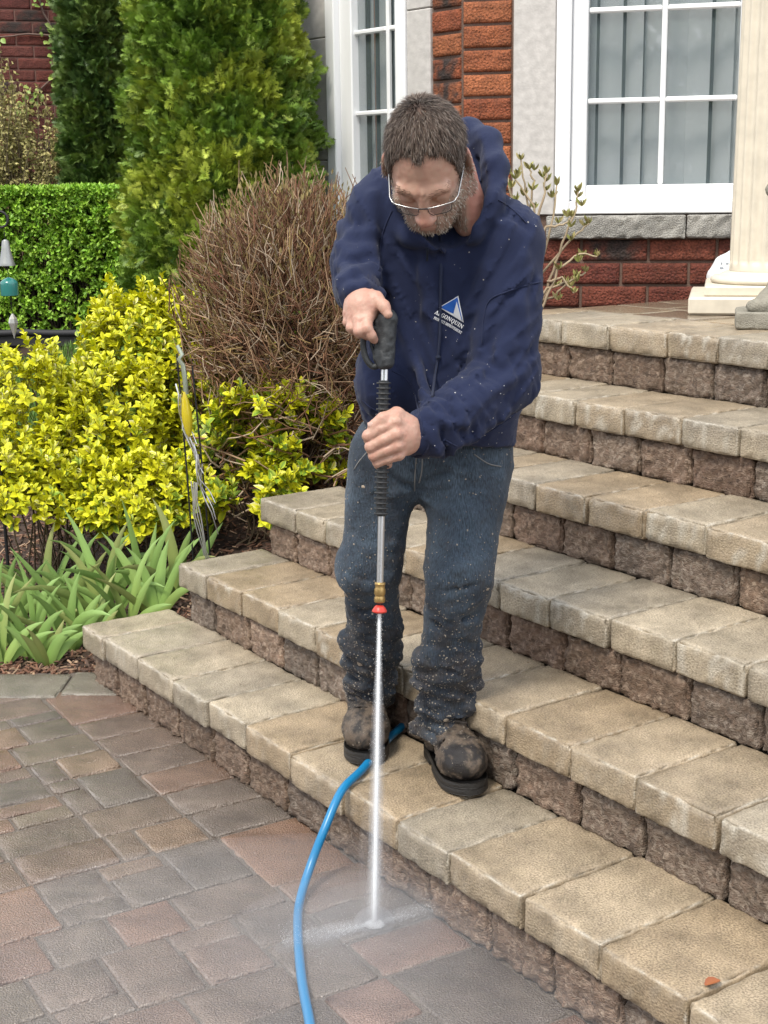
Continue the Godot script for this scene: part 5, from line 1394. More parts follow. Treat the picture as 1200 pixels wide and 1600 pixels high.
func build_jeans(root: Node3D, inv: Transform3D) -> void:
	var f := Field.new(Vector3(-0.17, 0.235, -3.52), Vector3(0.38, 1.08, -2.94), 0.0064)
	var ra := Vector3(-0.0438, 0.2868, -3.36); var rk := Vector3(-0.0317, 0.6826, -3.18); var la := Vector3(0.142, 0.2932, -3.18); var lk := Vector3(0.1679, 0.6844, -3.08)
	f.ball(Vector3(0.1133, 0.9714, -3.21), Vector3(0.165, 0.13, 0.122), Basis(), 0.0)
	f.cone(Vector3(0.0016, 0.9242, -3.19), rk, 0.086, 0.068, 0.05)
	f.cone(rk, Vector3(-0.0297, 0.4493, -3.29), 0.067, 0.060, 0.03)
	f.cone(Vector3(-0.0297, 0.4493, -3.29), ra, 0.060, 0.060, 0.03)
	f.cone(Vector3(0.2009, 0.9213, -3.19), lk, 0.096, 0.074, 0.05)
	f.cone(lk, Vector3(0.1479, 0.4688, -3.13), 0.073, 0.066, 0.03)
	f.cone(Vector3(0.1479, 0.4688, -3.13), la, 0.066, 0.064, 0.03)
	# bulges of cloth at the knees and stacked over the boots
	f.ball(Vector3(-0.0614, 0.6808, -3.16), Vector3(0.05, 0.06, 0.05), Basis(), 0.03)
	f.cone(Vector3(-0.0854, 0.4732, -3.27), Vector3(0.0084, 0.5027, -3.25), 0.03, 0.028, 0.02); f.cone(Vector3(-0.0841, 0.4053, -3.3), Vector3(0.0045, 0.4358, -3.27), 0.026, 0.026, 0.015); f.cone(Vector3(-0.0825, 0.343, -3.32), Vector3(0.0035, 0.342, -3.31), 0.026, 0.026, 0.015)
	f.cone(Vector3(0.0898, 0.4866, -3.09), Vector3(0.1954, 0.494, -3.1), 0.03, 0.028, 0.02); f.cone(Vector3(0.0868, 0.43, -3.1), Vector3(0.2011, 0.4116, -3.12), 0.028, 0.026, 0.015); f.cone(Vector3(0.0962, 0.3505, -3.13), Vector3(0.1891, 0.3641, -3.12), 0.028, 0.026, 0.015)
	f.ball(Vector3(0.0145, 0.5058, -3.24), Vector3(0.022, 0.03, 0.03), Basis(), 0.02)
	f.cone(Vector3(0.0847, 0.2784, -3.17), Vector3(0.1437, 0.2718, -3.12), 0.03, 0.028, 0.02); f.cone(Vector3(0.1437, 0.2782, -3.12), Vector3(0.1968, 0.2767, -3.17), 0.03, 0.028, 0.02)
	# creases at hip and knee
	for c in [[Vector3(0.0577, 0.8815, -3.07), Vector3(0.0013, 0.9352, -3.06), 0.008], [Vector3(0.0789, 0.8833, -3.06), Vector3(0.1426, 0.9208, -3.05), 0.007], [Vector3(-0.068, 0.6747, -3.1), Vector3(-0.0025, 0.6491, -3.08), 0.008], [Vector3(0.1247, 0.6662, -2.99), Vector3(0.2032, 0.6843, -3), 0.007], [Vector3(-0.0635, 0.5689, -3.17), Vector3(-0.003, 0.5976, -3.15), 0.008], [Vector3(0.1041, 0.5754, -3.02), Vector3(0.1981, 0.601, -3.03), 0.008]]:
		var a := f.reach(Vector3(c[0].x, c[0].y, -2.95), Vector3(0, 0, -1), 0.4); var b := f.reach(Vector3(c[1].x, c[1].y, -2.95), Vector3(0, 0, -1), 0.4)
		f.cone(a + Vector3(0, 0, 0.003), b + Vector3(0, 0, 0.003), c[2], c[2] * 0.7, 0.014, Vector3.ZERO, 1.0, true)
	for c in [[Vector3(0.0454, 0.9083, -3), Vector3(0.0095, 0.9372, -3), Vector3(-0.0335, 0.9478, -3), 0.009], [Vector3(0.0562, 0.8752, -3), Vector3(0.017, 0.8686, -3), Vector3(-0.0275, 0.8836, -3), 0.008], [Vector3(0.0843, 0.8892, -3), Vector3(0.1401, 0.8984, -3), Vector3(0.2029, 0.9302, -3), 0.009], [Vector3(0.091, 0.8532, -3), Vector3(0.1329, 0.8353, -3), Vector3(0.189, 0.8432, -3), 0.007], [Vector3(-0.0789, 0.7572, -3), Vector3(-0.0369, 0.7391, -3), Vector3(0.0155, 0.75, -3), 0.008], [Vector3(-0.0805, 0.6737, -3), Vector3(-0.0383, 0.6538, -3), Vector3(0.0145, 0.6723, -3), 0.009], [Vector3(0.1043, 0.7371, -3), Vector3(0.1607, 0.7172, -3), Vector3(0.2215, 0.7354, -3), 0.007], [Vector3(0.0994, 0.6341, -3), Vector3(0.1463, 0.6185, -3), Vector3(0.2104, 0.6473, -3), 0.009], [Vector3(0.1403, 0.9453, -3), Vector3(0.2029, 0.9089, -3), Vector3(0.2657, 0.9008, -3), 0.007]]:
		var q := []
		for s in 3: q.append(f.reach(Vector3(c[s].x, c[s].y, -2.95), Vector3(0, 0, -1), 0.4) + Vector3(0, 0, -0.003))
		f.cone(q[0], q[1], c[3] * 0.6, c[3], 0.014); f.cone(q[1], q[2], c[3], c[3] * 0.5, 0.014)
	var nz := FastNoiseLite.new(); nz.seed = 14; nz.frequency = 1.0; nz.fractal_octaves = 2
	f.warp(func(p: Vector3) -> float:
		var low := clampf((0.66 - p.y) * 3.2, 0.0, 1.0)
		var d := 0.005 * nz.get_noise_3d(p.x * 14.0, p.y * 8.0, p.z * 14.0) + 0.0022 * nz.get_noise_3dv(p * 30.0)
		var cr := maxf(0.0, 1.0 - absf(nz.get_noise_3d(p.x * 9.0 + p.y * 7.0, p.y * 12.0 - p.x * 6.0, p.z * 7.0)) * 3.0)
		d -= 0.0042 * cr * cr * clampf(0.35 + absf(p.y - 0.74) * 0.0 + low, 0.0, 1.0)
		d += low * 0.0125 * (absf(nz.get_noise_3d(p.x * 7.0, p.y * 26.0 + p.x * 10.0, p.z * 7.0)) * 2.0 - 0.5)
		return d, 0.03)
	# trouser legs end over the boots
	f.cut(Vector3(-0.045, 0.285, 0), Vector3(-0.13, -1, 0.0).normalized(), 0.006)
	jeans = f
	var denim := weave("denim", Color.WHITE, 0.9, 0.30, 3.0, 6.0, 0.1)
	denim.albedo_texture = noise_tex(0.13, [[0.0, grey(0.42)], [0.4, grey(0.72)], [0.7, grey(0.92)], [1.0, grey(1.0)]], FastNoiseLite.TYPE_SIMPLEX, 3, 512, 68)
	denim.uv1_scale = Vector3(4.2, 0.75, 4.2)
	var g := f.net(Color.WHITE, func(p: Vector3) -> Color:
		var wear := clampf(0.35 + 0.8 * nz.get_noise_3d(p.x * 9.0, p.y * 5.0, p.z * 6.0) + clampf((p.y - 0.62) * 2.2, -0.3, 0.25), 0.0, 1.0)
		var c := Color(0.025, 0.037, 0.057).lerp(Color(0.098, 0.142, 0.195), wear * 0.8)
		var mud := clampf((0.62 - p.y) * 1.6 + nz.get_noise_3dv(p * 18.0) * 0.9 + nz.get_noise_3dv(p * 70.0) * 0.6, 0.0, 1.0)
		c = c.lerp(Color(0.075, 0.062, 0.054), mud * 0.7); c.a = 1.0
		return c)
	for k in g.v.size(): g.v[k] = inv * g.v[k]
	var j := part("jeans", g.mesh(), denim, root)
	# belt loop and hems
	var lg := Geo.new(); lg.box(Vector3(-0.006, -0.035, -0.002), Vector3(0.006, 0.0, 0.002), Color(0.05, 0.075, 0.11), Transform3D(Basis(), inv * (f.reach(Vector3(0.0642, 0.9662, -2.95), Vector3(0, 0, -1), 0.4))))
	part("belt_loop", lg.sharp(), denim, j)
	# stitched seams: fly, pockets and the inner legs
	for seam in [[Vector3(0.0702, 0.8736, -3), Vector3(0.0704, 0.9036, -3), Vector3(0.0721, 0.9392, -3), Vector3(0.0751, 0.9675, -3)], [Vector3(0.0801, 0.8964, -3), Vector3(0.0859, 0.9248, -3), Vector3(0.0876, 0.9645, -3)], [Vector3(-0.0331, 0.969, -3), Vector3(-0.0544, 0.9438, -3), Vector3(-0.0659, 0.9241, -3)], [Vector3(0.2029, 0.9628, -3), Vector3(0.2349, 0.9397, -3), Vector3(0.2655, 0.9293, -3)]]:
		var pts := []
		for q in seam: pts.append(inv * (f.reach(Vector3(q.x, q.y, -2.95), Vector3(0, 0, -1), 0.4) + Vector3(0, 0, 0.0006)))
		var sg := Geo.new(); sg.tube(smooth_line(pts, 6), 0.0017, 0.0017, 5, Color(0.15, 0.15, 0.15)); part("seam", sg.sharp(), mats.plain, j)
	specks("mud_specks", j, g, 7500, 0.0005, 0.0026, Color(0.30, 0.265, 0.22), Color(0.17, 0.14, 0.115), 72, func(p: Vector3) -> float: return clampf(1.0 - (p.y + RISER - 0.28) * 1.7, 0.13, 1.0))
	specks("mud_clods", j, g, 26, 0.003, 0.011, Color(0.30, 0.26, 0.21), Color(0.36, 0.29, 0.22), 73, func(p: Vector3) -> float: return 1.0 if p.x < -0.03 or p.y < 0.15 else 0.15)

func build_skin(root: Node3D, inv: Transform3D) -> void:
	var b := head_xf.basis.orthonormalized()
	var f := Field.new(hp(0, 0, 0) - Vector3(0.15, 0.22, 0.2), hp(0, 0, 0) + Vector3(0.15, 0.165, 0.165), 0.0031)
	f.ball(hp(0, 0.035, -0.015), Vector3(0.0765, 0.092, 0.097), b, 0.0)
	f.ball(hp(0, -0.02, 0.028), Vector3(0.064, 0.088, 0.068), b, 0.03)
	f.ball(hp(0, -0.092, 0.070), Vector3(0.033, 0.024, 0.028), b, 0.03)
	for s in [-1.0, 1.0]:
		f.cone(hp(s * 0.056, -0.045, 0.0), hp(s * 0.022, -0.090, 0.064), 0.024, 0.022, 0.03)
		f.ball(hp(s * 0.043, -0.022, 0.068), Vector3(0.024, 0.018, 0.020), b, 0.02)
		f.ball(hp(s * 0.031, -0.003, 0.098), Vector3(0.021, 0.0125, 0.014), b, 0.010, true)
		f.ball(hp(s * 0.031, -0.004, 0.0805), Vector3(0.0155, 0.0115, 0.013), b, 0.003)
		f.ball(hp(s * 0.0125, -0.042, 0.107), Vector3(0.0105, 0.0085, 0.0105), b, 0.008)
		f.ball(hp(s * 0.083, -0.006, -0.012), Vector3(0.0095, 0.034, 0.022), b * Basis(Vector3.UP, s * 0.45), 0.006)
		f.ball(hp(s * 0.092, -0.002, -0.010), Vector3(0.006, 0.021, 0.012), b * Basis(Vector3.UP, s * 0.35), 0.004, true)
		f.ball(hp(s * 0.079, -0.036, -0.004), Vector3(0.008, 0.011, 0.010), b, 0.005)
		f.cone(hp(s * 0.012, 0.020, 0.091), hp(s * 0.046, 0.018, 0.080), 0.0105, 0.009, 0.016)
	f.cone(hp(0, 0.012, 0.094), hp(0, -0.036, 0.116), 0.0105, 0.0125, 0.012)
	f.ball(hp(0, -0.040, 0.116), Vector3(0.0155, 0.0130, 0.0135), b, 0.008)
	f.cone(hp(-0.020, -0.069, 0.089), hp(0.020, -0.069, 0.089), 0.008, 0.008, 0.012)
	f.cone(hp(-0.016, -0.080, 0.088), hp(0.016, -0.080, 0.088), 0.008, 0.008, 0.010)
	f.cone(hp(-0.020, -0.0745, 0.098), hp(0.020, -0.0745, 0.098), 0.0025, 0.0025, 0.004, Vector3.ZERO, 1.0, true)
	for k in 3: f.cone(hp(-0.03, 0.045 + k * 0.012, 0.0945 - k * 0.004), hp(0.03, 0.046 + k * 0.012, 0.0945 - k * 0.004), 0.0022, 0.0022, 0.006, Vector3.ZERO, 1.0, true)
	for s in [-1.0, 1.0]: f.cone(hp(s * 0.006, 0.018, 0.104), hp(s * 0.005, 0.030, 0.101), 0.002, 0.0015, 0.004, Vector3.ZERO, 1.0, true)
	# neck into the hood
	f.cone(hp(0, -0.03, -0.03), Vector3(0.1538, 1.51, -3.1), 0.055, 0.062, 0.025)
	f.cone(hp(0.050, -0.03, -0.035), Vector3(0.1951, 1.475, -3.035), 0.036, 0.040, 0.02)
	var ih := head_xf.affine_inverse(); var nz := FastNoiseLite.new(); nz.seed = 5; nz.frequency = 1.0; nz.fractal_octaves = 3
	f.rough(0.0012, 60.0, 8)
	var tint := func(p: Vector3) -> Color:
		var q := ih * p
		var c := Color(0.52, 0.325, 0.24)
		var n := nz.get_noise_3dv(q * 60.0)
		c = c.lerp(Color(0.53, 0.25, 0.19), clampf(0.2 + n * 0.4, 0.0, 0.4))
		var nose := clampf(1.0 - (q - Vector3(0, -0.038, 0.12)).length() / 0.026, 0.0, 1.0)
		c = c.lerp(Color(0.52, 0.17, 0.13), nose * 0.6)
		var ear := clampf((absf(q.x) - 0.075) * 120.0, 0.0, 1.0)
		c = c.lerp(Color(0.50, 0.17, 0.13), ear * 0.5)
		if beard(q): c = c.lerp(Color(0.24, 0.165, 0.12), 0.6)
		return c
	var g := f.net(Color.WHITE, tint)
	var face := g
	var skin_hand := func(p: Vector3) -> Color:
		var n := nz.get_noise_3dv(p * 55.0); var n2 := nz.get_noise_3dv(p * 160.0)
		return Color(0.53, 0.325, 0.245).lerp(Color(0.54, 0.25, 0.19), clampf(0.25 + n * 0.5, 0.0, 0.5)) * (1.0 + 0.08 * n2)
	# his right hand, closed on the grip of the gun
	var f2 := Field.new(Vector3(-0.0873, 1.367, -3), Vector3(0.06, 1.40, -2.79), 0.0026)
	f2 = Field.new(Vector3(-0.11, 1.20, -3.0), Vector3(0.05, 1.37, -2.79), 0.0026)
	f2.cone(Vector3(-0.0441, 1.34, -2.96), Vector3(-0.0385, 1.321, -2.905), 0.030, 0.031, 0.01)
	f2.ball(Vector3(-0.0371, 1.309, -2.878), Vector3(0.036, 0.034, 0.030), Basis(Vector3(0, 0, 1), -0.5), 0.02)
	var ia := Vector3(-0.0281, 1.29, -2.852)
	f2.cone(Vector3(-0.0332, 1.317, -2.89), ia, 0.022, 0.0125, 0.012)
	f2.cone(Vector3(-0.0409, 1.317, -2.885), Vector3(-0.0449, 1.286, -2.852), 0.022, 0.013, 0.012)
	f2.cone(Vector3(-0.0489, 1.317, -2.895), Vector3(-0.058, 1.289, -2.868), 0.02, 0.0125, 0.012)
	f2.cone(Vector3(-0.0542, 1.319, -2.905), Vector3(-0.066, 1.297, -2.885), 0.018, 0.0115, 0.012)
	chain(f2, [ia, Vector3(-0.0295, 1.271, -2.836), Vector3(-0.0208, 1.257, -2.838), Vector3(-0.0145, 1.247, -2.846)], [0.0122, 0.0112, 0.010, 0.0085], 0.005)
	chain(f2, [Vector3(-0.0449, 1.286, -2.852), Vector3(-0.045, 1.266, -2.838), Vector3(-0.0286, 1.256, -2.852), Vector3(-0.0157, 1.258, -2.868)], [0.0122, 0.0112, 0.010, 0.0088], 0.004)
	chain(f2, [Vector3(-0.058, 1.289, -2.868), Vector3(-0.0607, 1.271, -2.856), Vector3(-0.0443, 1.258, -2.866), Vector3(-0.0262, 1.26, -2.882)], [0.0118, 0.0108, 0.0096, 0.0085], 0.004)
	chain(f2, [Vector3(-0.066, 1.297, -2.885), Vector3(-0.0688, 1.28, -2.876), Vector3(-0.0561, 1.268, -2.884), Vector3(-0.0393, 1.268, -2.895)], [0.0105, 0.0096, 0.0086, 0.0078], 0.004)
	chain(f2, [Vector3(-0.0304, 1.329, -2.9), Vector3(-0.0095, 1.328, -2.873), Vector3(0.0058, 1.313, -2.852), Vector3(0.0133, 1.298, -2.843)], [0.019, 0.0135, 0.0115, 0.0092], 0.008)
	f2.rough(0.0009, 110.0, 3)
	var h1 := f2.net(Color.WHITE, skin_hand)
	# his left hand, fist round the lance
	var f3 := Field.new(Vector3(-0.07, 0.975, -2.93), Vector3(0.115, 1.15, -2.755), 0.0026)
	f3.cone(Vector3(0.0926, 1.045, -2.885), Vector3(0.0628, 1.047, -2.86), 0.034, 0.032, 0.01)
	f3.ball(Vector3(0.044, 1.052, -2.836), Vector3(0.031, 0.042, 0.026), Basis(Vector3.UP, -0.5), 0.02)
	var mc := [Vector3(0.0258, 1.086, -2.806), Vector3(0.0267, 1.062, -2.798), Vector3(0.029, 1.038, -2.8), Vector3(0.0328, 1.017, -2.808)]
	var pi := [Vector3(-0.0302, 1.058, -2.806), Vector3(-0.0253, 1.036, -2.804), Vector3(-0.0192, 1.017, -2.807), Vector3(-0.0116, 1.001, -2.813)]
	var di := [Vector3(-0.0281, 1.042, -2.842), Vector3(-0.0232, 1.022, -2.842), Vector3(-0.0169, 1.005, -2.843), Vector3(-0.0105, 0.9907, -2.845)]
	var ti := [Vector3(0.002, 1.036, -2.858), Vector3(0.0057, 1.018, -2.858), Vector3(0.0082, 1.001, -2.858), Vector3(0.0106, 0.988, -2.857)]
	var fr := [0.0122, 0.0122, 0.0115, 0.0105]
	for k in 4:
		f3.cone(Vector3(0.0546, 1.054, -2.842).lerp(mc[k], 0.35), mc[k], 0.02, fr[k] * 1.06, 0.010)
		chain(f3, [mc[k], mc[k].lerp(pi[k], 0.5) + Vector3(0, 0.001, 0.003), pi[k], di[k], ti[k]], [fr[k] * 1.04, fr[k] * 0.95, fr[k] * 0.98, fr[k] * 0.88, fr[k] * 0.8], 0.0035)
	chain(f3, [Vector3(0.0574, 1.073, -2.842), Vector3(0.0287, 1.098, -2.826), Vector3(0.0001, 1.092, -2.808), Vector3(-0.0208, 1.079, -2.806)], [0.019, 0.0145, 0.0122, 0.0098], 0.007)
	f3.rough(0.0009, 110.0, 6)
	var h2 := f3.net(Color.WHITE, skin_hand)
	# the rest of the figure inside the clothes
	var f4 := Field.new(Vector3(-0.2, 0.24, -3.5), Vector3(0.4, 1.58, -2.84), 0.013)
	f4.ball(Vector3(0.135, 1.40, -3.14), Vector3(0.13, 0.14, 0.085), Basis(), 0.0); f4.ball(Vector3(0.13, 1.15, -3.18), Vector3(0.12, 0.2, 0.09), Basis(), 0.06)
	f4.ball(Vector3(0.1133, 0.9714, -3.21), Vector3(0.12, 0.10, 0.085), Basis(), 0.05)
	for leg in [[Vector3(0.0016, 0.9222, -3.2), Vector3(-0.0318, 0.6799, -3.19), Vector3(-0.0435, 0.3074, -3.36)], [Vector3(0.2016, 0.9194, -3.2), Vector3(0.1685, 0.6816, -3.09), Vector3(0.1426, 0.3187, -3.19)]]: chain(f4, leg, [0.06, 0.042, 0.032], 0.03)
	chain(f4, [Vector3(0.0506, 1.496, -3.11), Vector3(0.0088, 1.476, -3.09), Vector3(-0.049, 1.382, -3.16), Vector3(-0.0455, 1.338, -2.957)], [0.035, 0.032, 0.030, 0.026], 0.015)
	chain(f4, [Vector3(0.2159, 1.446, -3.1), Vector3(0.2652, 1.413, -3.06), Vector3(0.2729, 1.146, -3.02), Vector3(0.09, 1.045, -2.885)], [0.035, 0.036, 0.035, 0.028], 0.015)
	f4.cone(Vector3(0.1474, 1.51, -3.11), Vector3(0.14, 1.45, -3.13), 0.055, 0.07, 0.04)
	var body := f4.net(Color(0.5, 0.3, 0.22))
	for q in [h1, h2, body]:
		var off := g.v.size()
		g.v.append_array(q.v); g.c.append_array(q.c)
		for k in q.i: g.i.append(k + off)
	for k in g.v.size(): g.v[k] = inv * g.v[k]
	var sk := mat("skin", Color.WHITE, 0.5, noise_tex(0.2, [[0.0, grey(0.86)], [1.0, grey(1.0)]], FastNoiseLite.TYPE_SIMPLEX, 3, 256, 65), 12.0, noise_tex(0.18, [], FastNoiseLite.TYPE_CELLULAR, 1, 256, 66, 1.5), 0.25, true)
	sk.subsurf_scatter_enabled = true; sk.subsurf_scatter_strength = 0.04
	part("body", g.sharp(), sk, root)
	# nails
	var nail := Geo.new()
	var tip := Vector3(-0.0221, 1.08, -2.806)
	for k in 7: nail.vert(inv * (tip + Vector3(-0.003, 0.003, 0.0088) + Vector3(cos(k * TAU / 6) * 0.0058 + sin(k * TAU / 6) * 0.003, sin(k * TAU / 6) * 0.0042 - cos(k * TAU / 6) * 0.003, -absf(cos(k * TAU / 6)) * 0.001)) if k < 6 else inv * (tip + Vector3(-0.003, 0.003, 0.0098)), Color(0.66, 0.45, 0.38))
	for k in 6: nail.tri(6, (k + 1) % 6, k)
	part("thumb_nail", nail.sharp(), mats.plain, root)
	# beard and eyebrows
	var r2 := RandomNumberGenerator.new(); r2.seed = 31
	var bg := Geo.new(); var cols := [Color(0.30, 0.235, 0.175), Color(0.50, 0.44, 0.37), Color(0.13, 0.085, 0.055), Color(0.22, 0.15, 0.10), Color(0.62, 0.57, 0.50)]
	var lim := face.v.size()
	var fv := g.v.slice(0, lim)
	for k in 26000:
		var q := r2.randi() % 40000
		if q >= lim: continue
		var p := inv.affine_inverse() * fv[q]; var l := ih * p
		var brow := l.z > 0.07 and l.y > 0.014 and l.y < 0.029 and absf(l.x) > 0.012 and absf(l.x) < 0.052
		if not (beard(l) or brow): continue
		if beard(l) and r2.randf() < 0.5: continue
		var n := f.slope(p)
		var dir := (n * 0.55 + b * Vector3(l.x * 3.0, -0.75, 0.15) + rdir(r2) * 0.35).normalized() if not brow else (n * 0.25 + b * Vector3(signf(l.x), 0.25, 0) + rdir(r2) * 0.3).normalized()
		var len := r2.randf_range(0.004, 0.009) if not brow else r2.randf_range(0.005, 0.009)
		var chin := clampf((0.035 - absf(l.x)) * 30.0, 0.0, 1.0) * (1.0 if l.y < -0.06 else 0.4)
		var col: Color = cols[r2.randi() % 3] if r2.randf() > 0.25 + chin * 0.5 else cols[[1, 4, 0][r2.randi() % 3]]
		if brow and r2.randf() < 0.5: continue
		if brow: col = Color(0.19, 0.125, 0.085)
		blade(bg, inv * p, dir, n, len, 0.0011, col * r2.randf_range(0.8, 1.15))
	part("beard", bg.sharp(), mats.twig, root).set_meta("kind", "stuff")

func blade(g: Geo, p: Vector3, dir: Vector3, n: Vector3, l: float, w: float, col: Color) -> void:
	var s := dir.cross(n).normalized() * w * 0.5
	var m := p + dir * l * 0.55 + n * l * 0.06; var t := p + dir * l - n * l * 0.05
	var a := g.vert(p - s, col * 0.85); var b := g.vert(p + s, col * 0.85); var c := g.vert(m - s * 0.8, col); var d := g.vert(m + s * 0.8, col); var e := g.vert(t, col)
	g.quad(a, c, d, b); g.tri(c, e, d)

func beard(q: Vector3) -> bool:
	if q.z < -0.035 or q.y < -0.135: return false
	var ax := absf(q.x)
	var lim := -0.056 + clampf((ax - 0.026) / 0.026, 0.0, 1.0) * 0.052
	if ax > 0.06 and q.z < 0.035 and q.y < 0.03 and q.y > -0.07 and q.z > -0.002: return true
	if ax > 0.074 or q.z < 0.0 and q.y < -0.06: return false
	if q.y > -0.088 and q.y < -0.066 and ax < 0.016: return false
	return q.y < lim

func build_hair(root: Node3D, inv: Transform3D) -> void:
	var b := head_xf.basis.orthonormalized(); var ih := head_xf.affine_inverse()
	var f := Field.new(hp(0, 0.04, 0) - Vector3(0.14, 0.16, 0.15), hp(0, 0.04, 0) + Vector3(0.14, 0.14, 0.15), 0.0034)
	f.ball(hp(0, 0.037, -0.016), Vector3(0.0815, 0.0915, 0.1005), b, 0.0)
	for s in [-1.0, 1.0]:      # ears stay free
		f.ball(hp(s * 0.090, -0.002, -0.008), Vector3(0.030, 0.042, 0.034), b, 0.006, true)
	var nz := FastNoiseLite.new(); nz.seed = 25; nz.frequency = 1.0
	f.warp(func(p: Vector3) -> float:
		var q := ih * p
		return 0.0035 * nz.get_noise_3d(q.x * 90.0, q.y * 35.0, q.z * 35.0), 0.02)
	f.carve(func(p: Vector3) -> float:          # hairline: high on the forehead, receding temples, sideburns, nape
		var q := ih * p; var ax := absf(q.x)
		var side := lerpf(-0.055, -0.002, smoothstep(-0.06, -0.02, q.z))
		var front := 0.095 + 0.014 * smoothstep(0.026, 0.05, ax) - 0.008 * smoothstep(0.02, 0.0, ax) + 0.010 * nz.get_noise_2d(q.x * 60.0, 3.0)
		return (lerpf(side, front, smoothstep(0.03, 0.056, q.z)) - q.y) * 0.8, 0.03)
	var base := Color(0.050, 0.036, 0.030)
	var g := f.net(base, func(p: Vector3) -> Color:
		var q := ih * p
		var thin := clampf(1.0 - (q - Vector3(-0.012, 0.128, 0.0)).length() / 0.05, 0.0, 1.0)
		return base.lerp(Color(0.30, 0.18, 0.135), thin * 0.55))
	for k in g.v.size(): g.v[k] = inv * g.v[k]
	var h := part("hair", g.mesh(), mats.twig, root)
	var r2 := RandomNumberGenerator.new(); r2.seed = 77
	var sg := Geo.new(); var cols := [Color(0.048, 0.031, 0.022), Color(0.075, 0.050, 0.037), Color(0.12, 0.09, 0.072), Color(0.030, 0.020, 0.016), Color(0.09, 0.062, 0.047), Color(0.19, 0.155, 0.13)]
	var whorl := Vector3(-0.01, 0.118, -0.045)
	for k in 24000:
		var p := inv.affine_inverse() * g.v[r2.randi() % g.v.size()] + rdir(r2) * 0.0015
		var q := ih * p
		if q.y < -0.075 or (absf(q.x) > 0.066 and q.y < 0.030 and q.z > -0.045 and q.z < 0.012): continue
		var n := f.slope(p); var ln := b.inverse() * n
		var flow := q - whorl; flow.z += 0.015; flow -= ln * flow.dot(ln)
		flow = (flow.normalized() + Vector3(0, -0.15, 0.12) + rdir(r2) * 0.38).normalized()
		var near := clampf(1.0 - (q - whorl).length() / 0.05, 0.0, 1.0)
		if near > 0.35 and r2.randf() < near * 0.6: continue
		var dir := (b * flow + n * (0.14 + near * 1.1) ).normalized()
		var len := r2.randf_range(0.012, 0.024) * (1.0 - 0.25 * clampf(-q.y * 15.0, 0.0, 1.0))
		var col: Color = cols[r2.randi() % 6] * r2.randf_range(0.8, 1.2)
		if q.y < 0.05 and r2.randf() < 0.2: col = col.lerp(Color(0.34, 0.30, 0.27), 0.6)
		blade(sg, inv * p, dir, n, len, 0.0011, col)
	part("strands", sg.sharp(), mats.twig, h).set_meta("kind", "stuff")

func build_glasses(root: Node3D, inv: Transform3D) -> void:
	var o := Node3D.new(); o.name = "glasses"; root.add_child(o)
	mat("steel_frame", lin(0.45, 0.45, 0.45), 0.25); mats.steel_frame.metallic = 0.85
	mat("dark_frame", lin(0.02, 0.02, 0.022), 0.4)
	var L := func(x: float, y: float, z: float) -> Vector3: return inv * hp(x * 0.96, y - 0.007, z - 0.003)
	for s in [-1.0, 1.0]:
		var g := Geo.new()
		g.tube([L.call(s * 0.010, 0.004, 0.117), L.call(s * 0.034, 0.0075, 0.1145), L.call(s * 0.060, 0.007, 0.105), L.call(s * 0.066, 0.006, 0.100)], 0.0012, 0.0013, 6)
		part("rim", g.sharp(), mats.steel_frame, o)
		g = Geo.new()
		g.tube([L.call(s * 0.010, 0.004, 0.117), L.call(s * 0.011, -0.012, 0.116), L.call(s * 0.018, -0.020, 0.1145), L.call(s * 0.046, -0.020, 0.108), L.call(s * 0.057, -0.014, 0.106), L.call(s * 0.060, 0.005, 0.105)], 0.0008, 0.0008, 6)
		part("rim", g.sharp(), mats.dark_frame, o)
		g = Geo.new()
		g.face(L.call(s * 0.011, -0.018, 0.115), L.call(s * 0.011, 0.004, 0.1165), L.call(s * 0.059, 0.006, 0.1045), L.call(s * 0.057, -0.018, 0.106))
		part("lens", g.sharp(), mats.lens if mats.has("lens") else lens_mat(), o)
		g = Geo.new()
		g.tube([L.call(s * 0.066, 0.006, 0.100), L.call(s * 0.0725, 0.008, 0.088), L.call(s * 0.080, 0.012, 0.02), L.call(s * 0.082, 0.012, -0.008), L.call(s * 0.083, -0.006, -0.03)], 0.0013, 0.0013, 6)
		part("temple", g.sharp(), mats.steel_frame, o)
		g = Geo.new()
		g.tube([L.call(s * 0.0715, 0.0055, 0.086), L.call(s * 0.0785, 0.0095, 0.02), L.call(s * 0.0805, 0.0095, -0.006)], 0.0018, 0.0016, 6)
		part("temple", g.sharp(), mats.dark_frame, o)
	var g := Geo.new(); g.tube([L.call(-0.010, 0.003, 0.117), L.call(0.0, 0.006, 0.1195), L.call(0.010, 0.003, 0.117)], 0.0016, 0.0016, 6)
	part("bridge", g.sharp(), mats.dark_frame, o)

func lens_mat() -> StandardMaterial3D:
	var m := mat("lens", Color(0.9, 0.92, 0.93, 0.08), 0.03); m.transparency = BaseMaterial3D.TRANSPARENCY_ALPHA
	return m

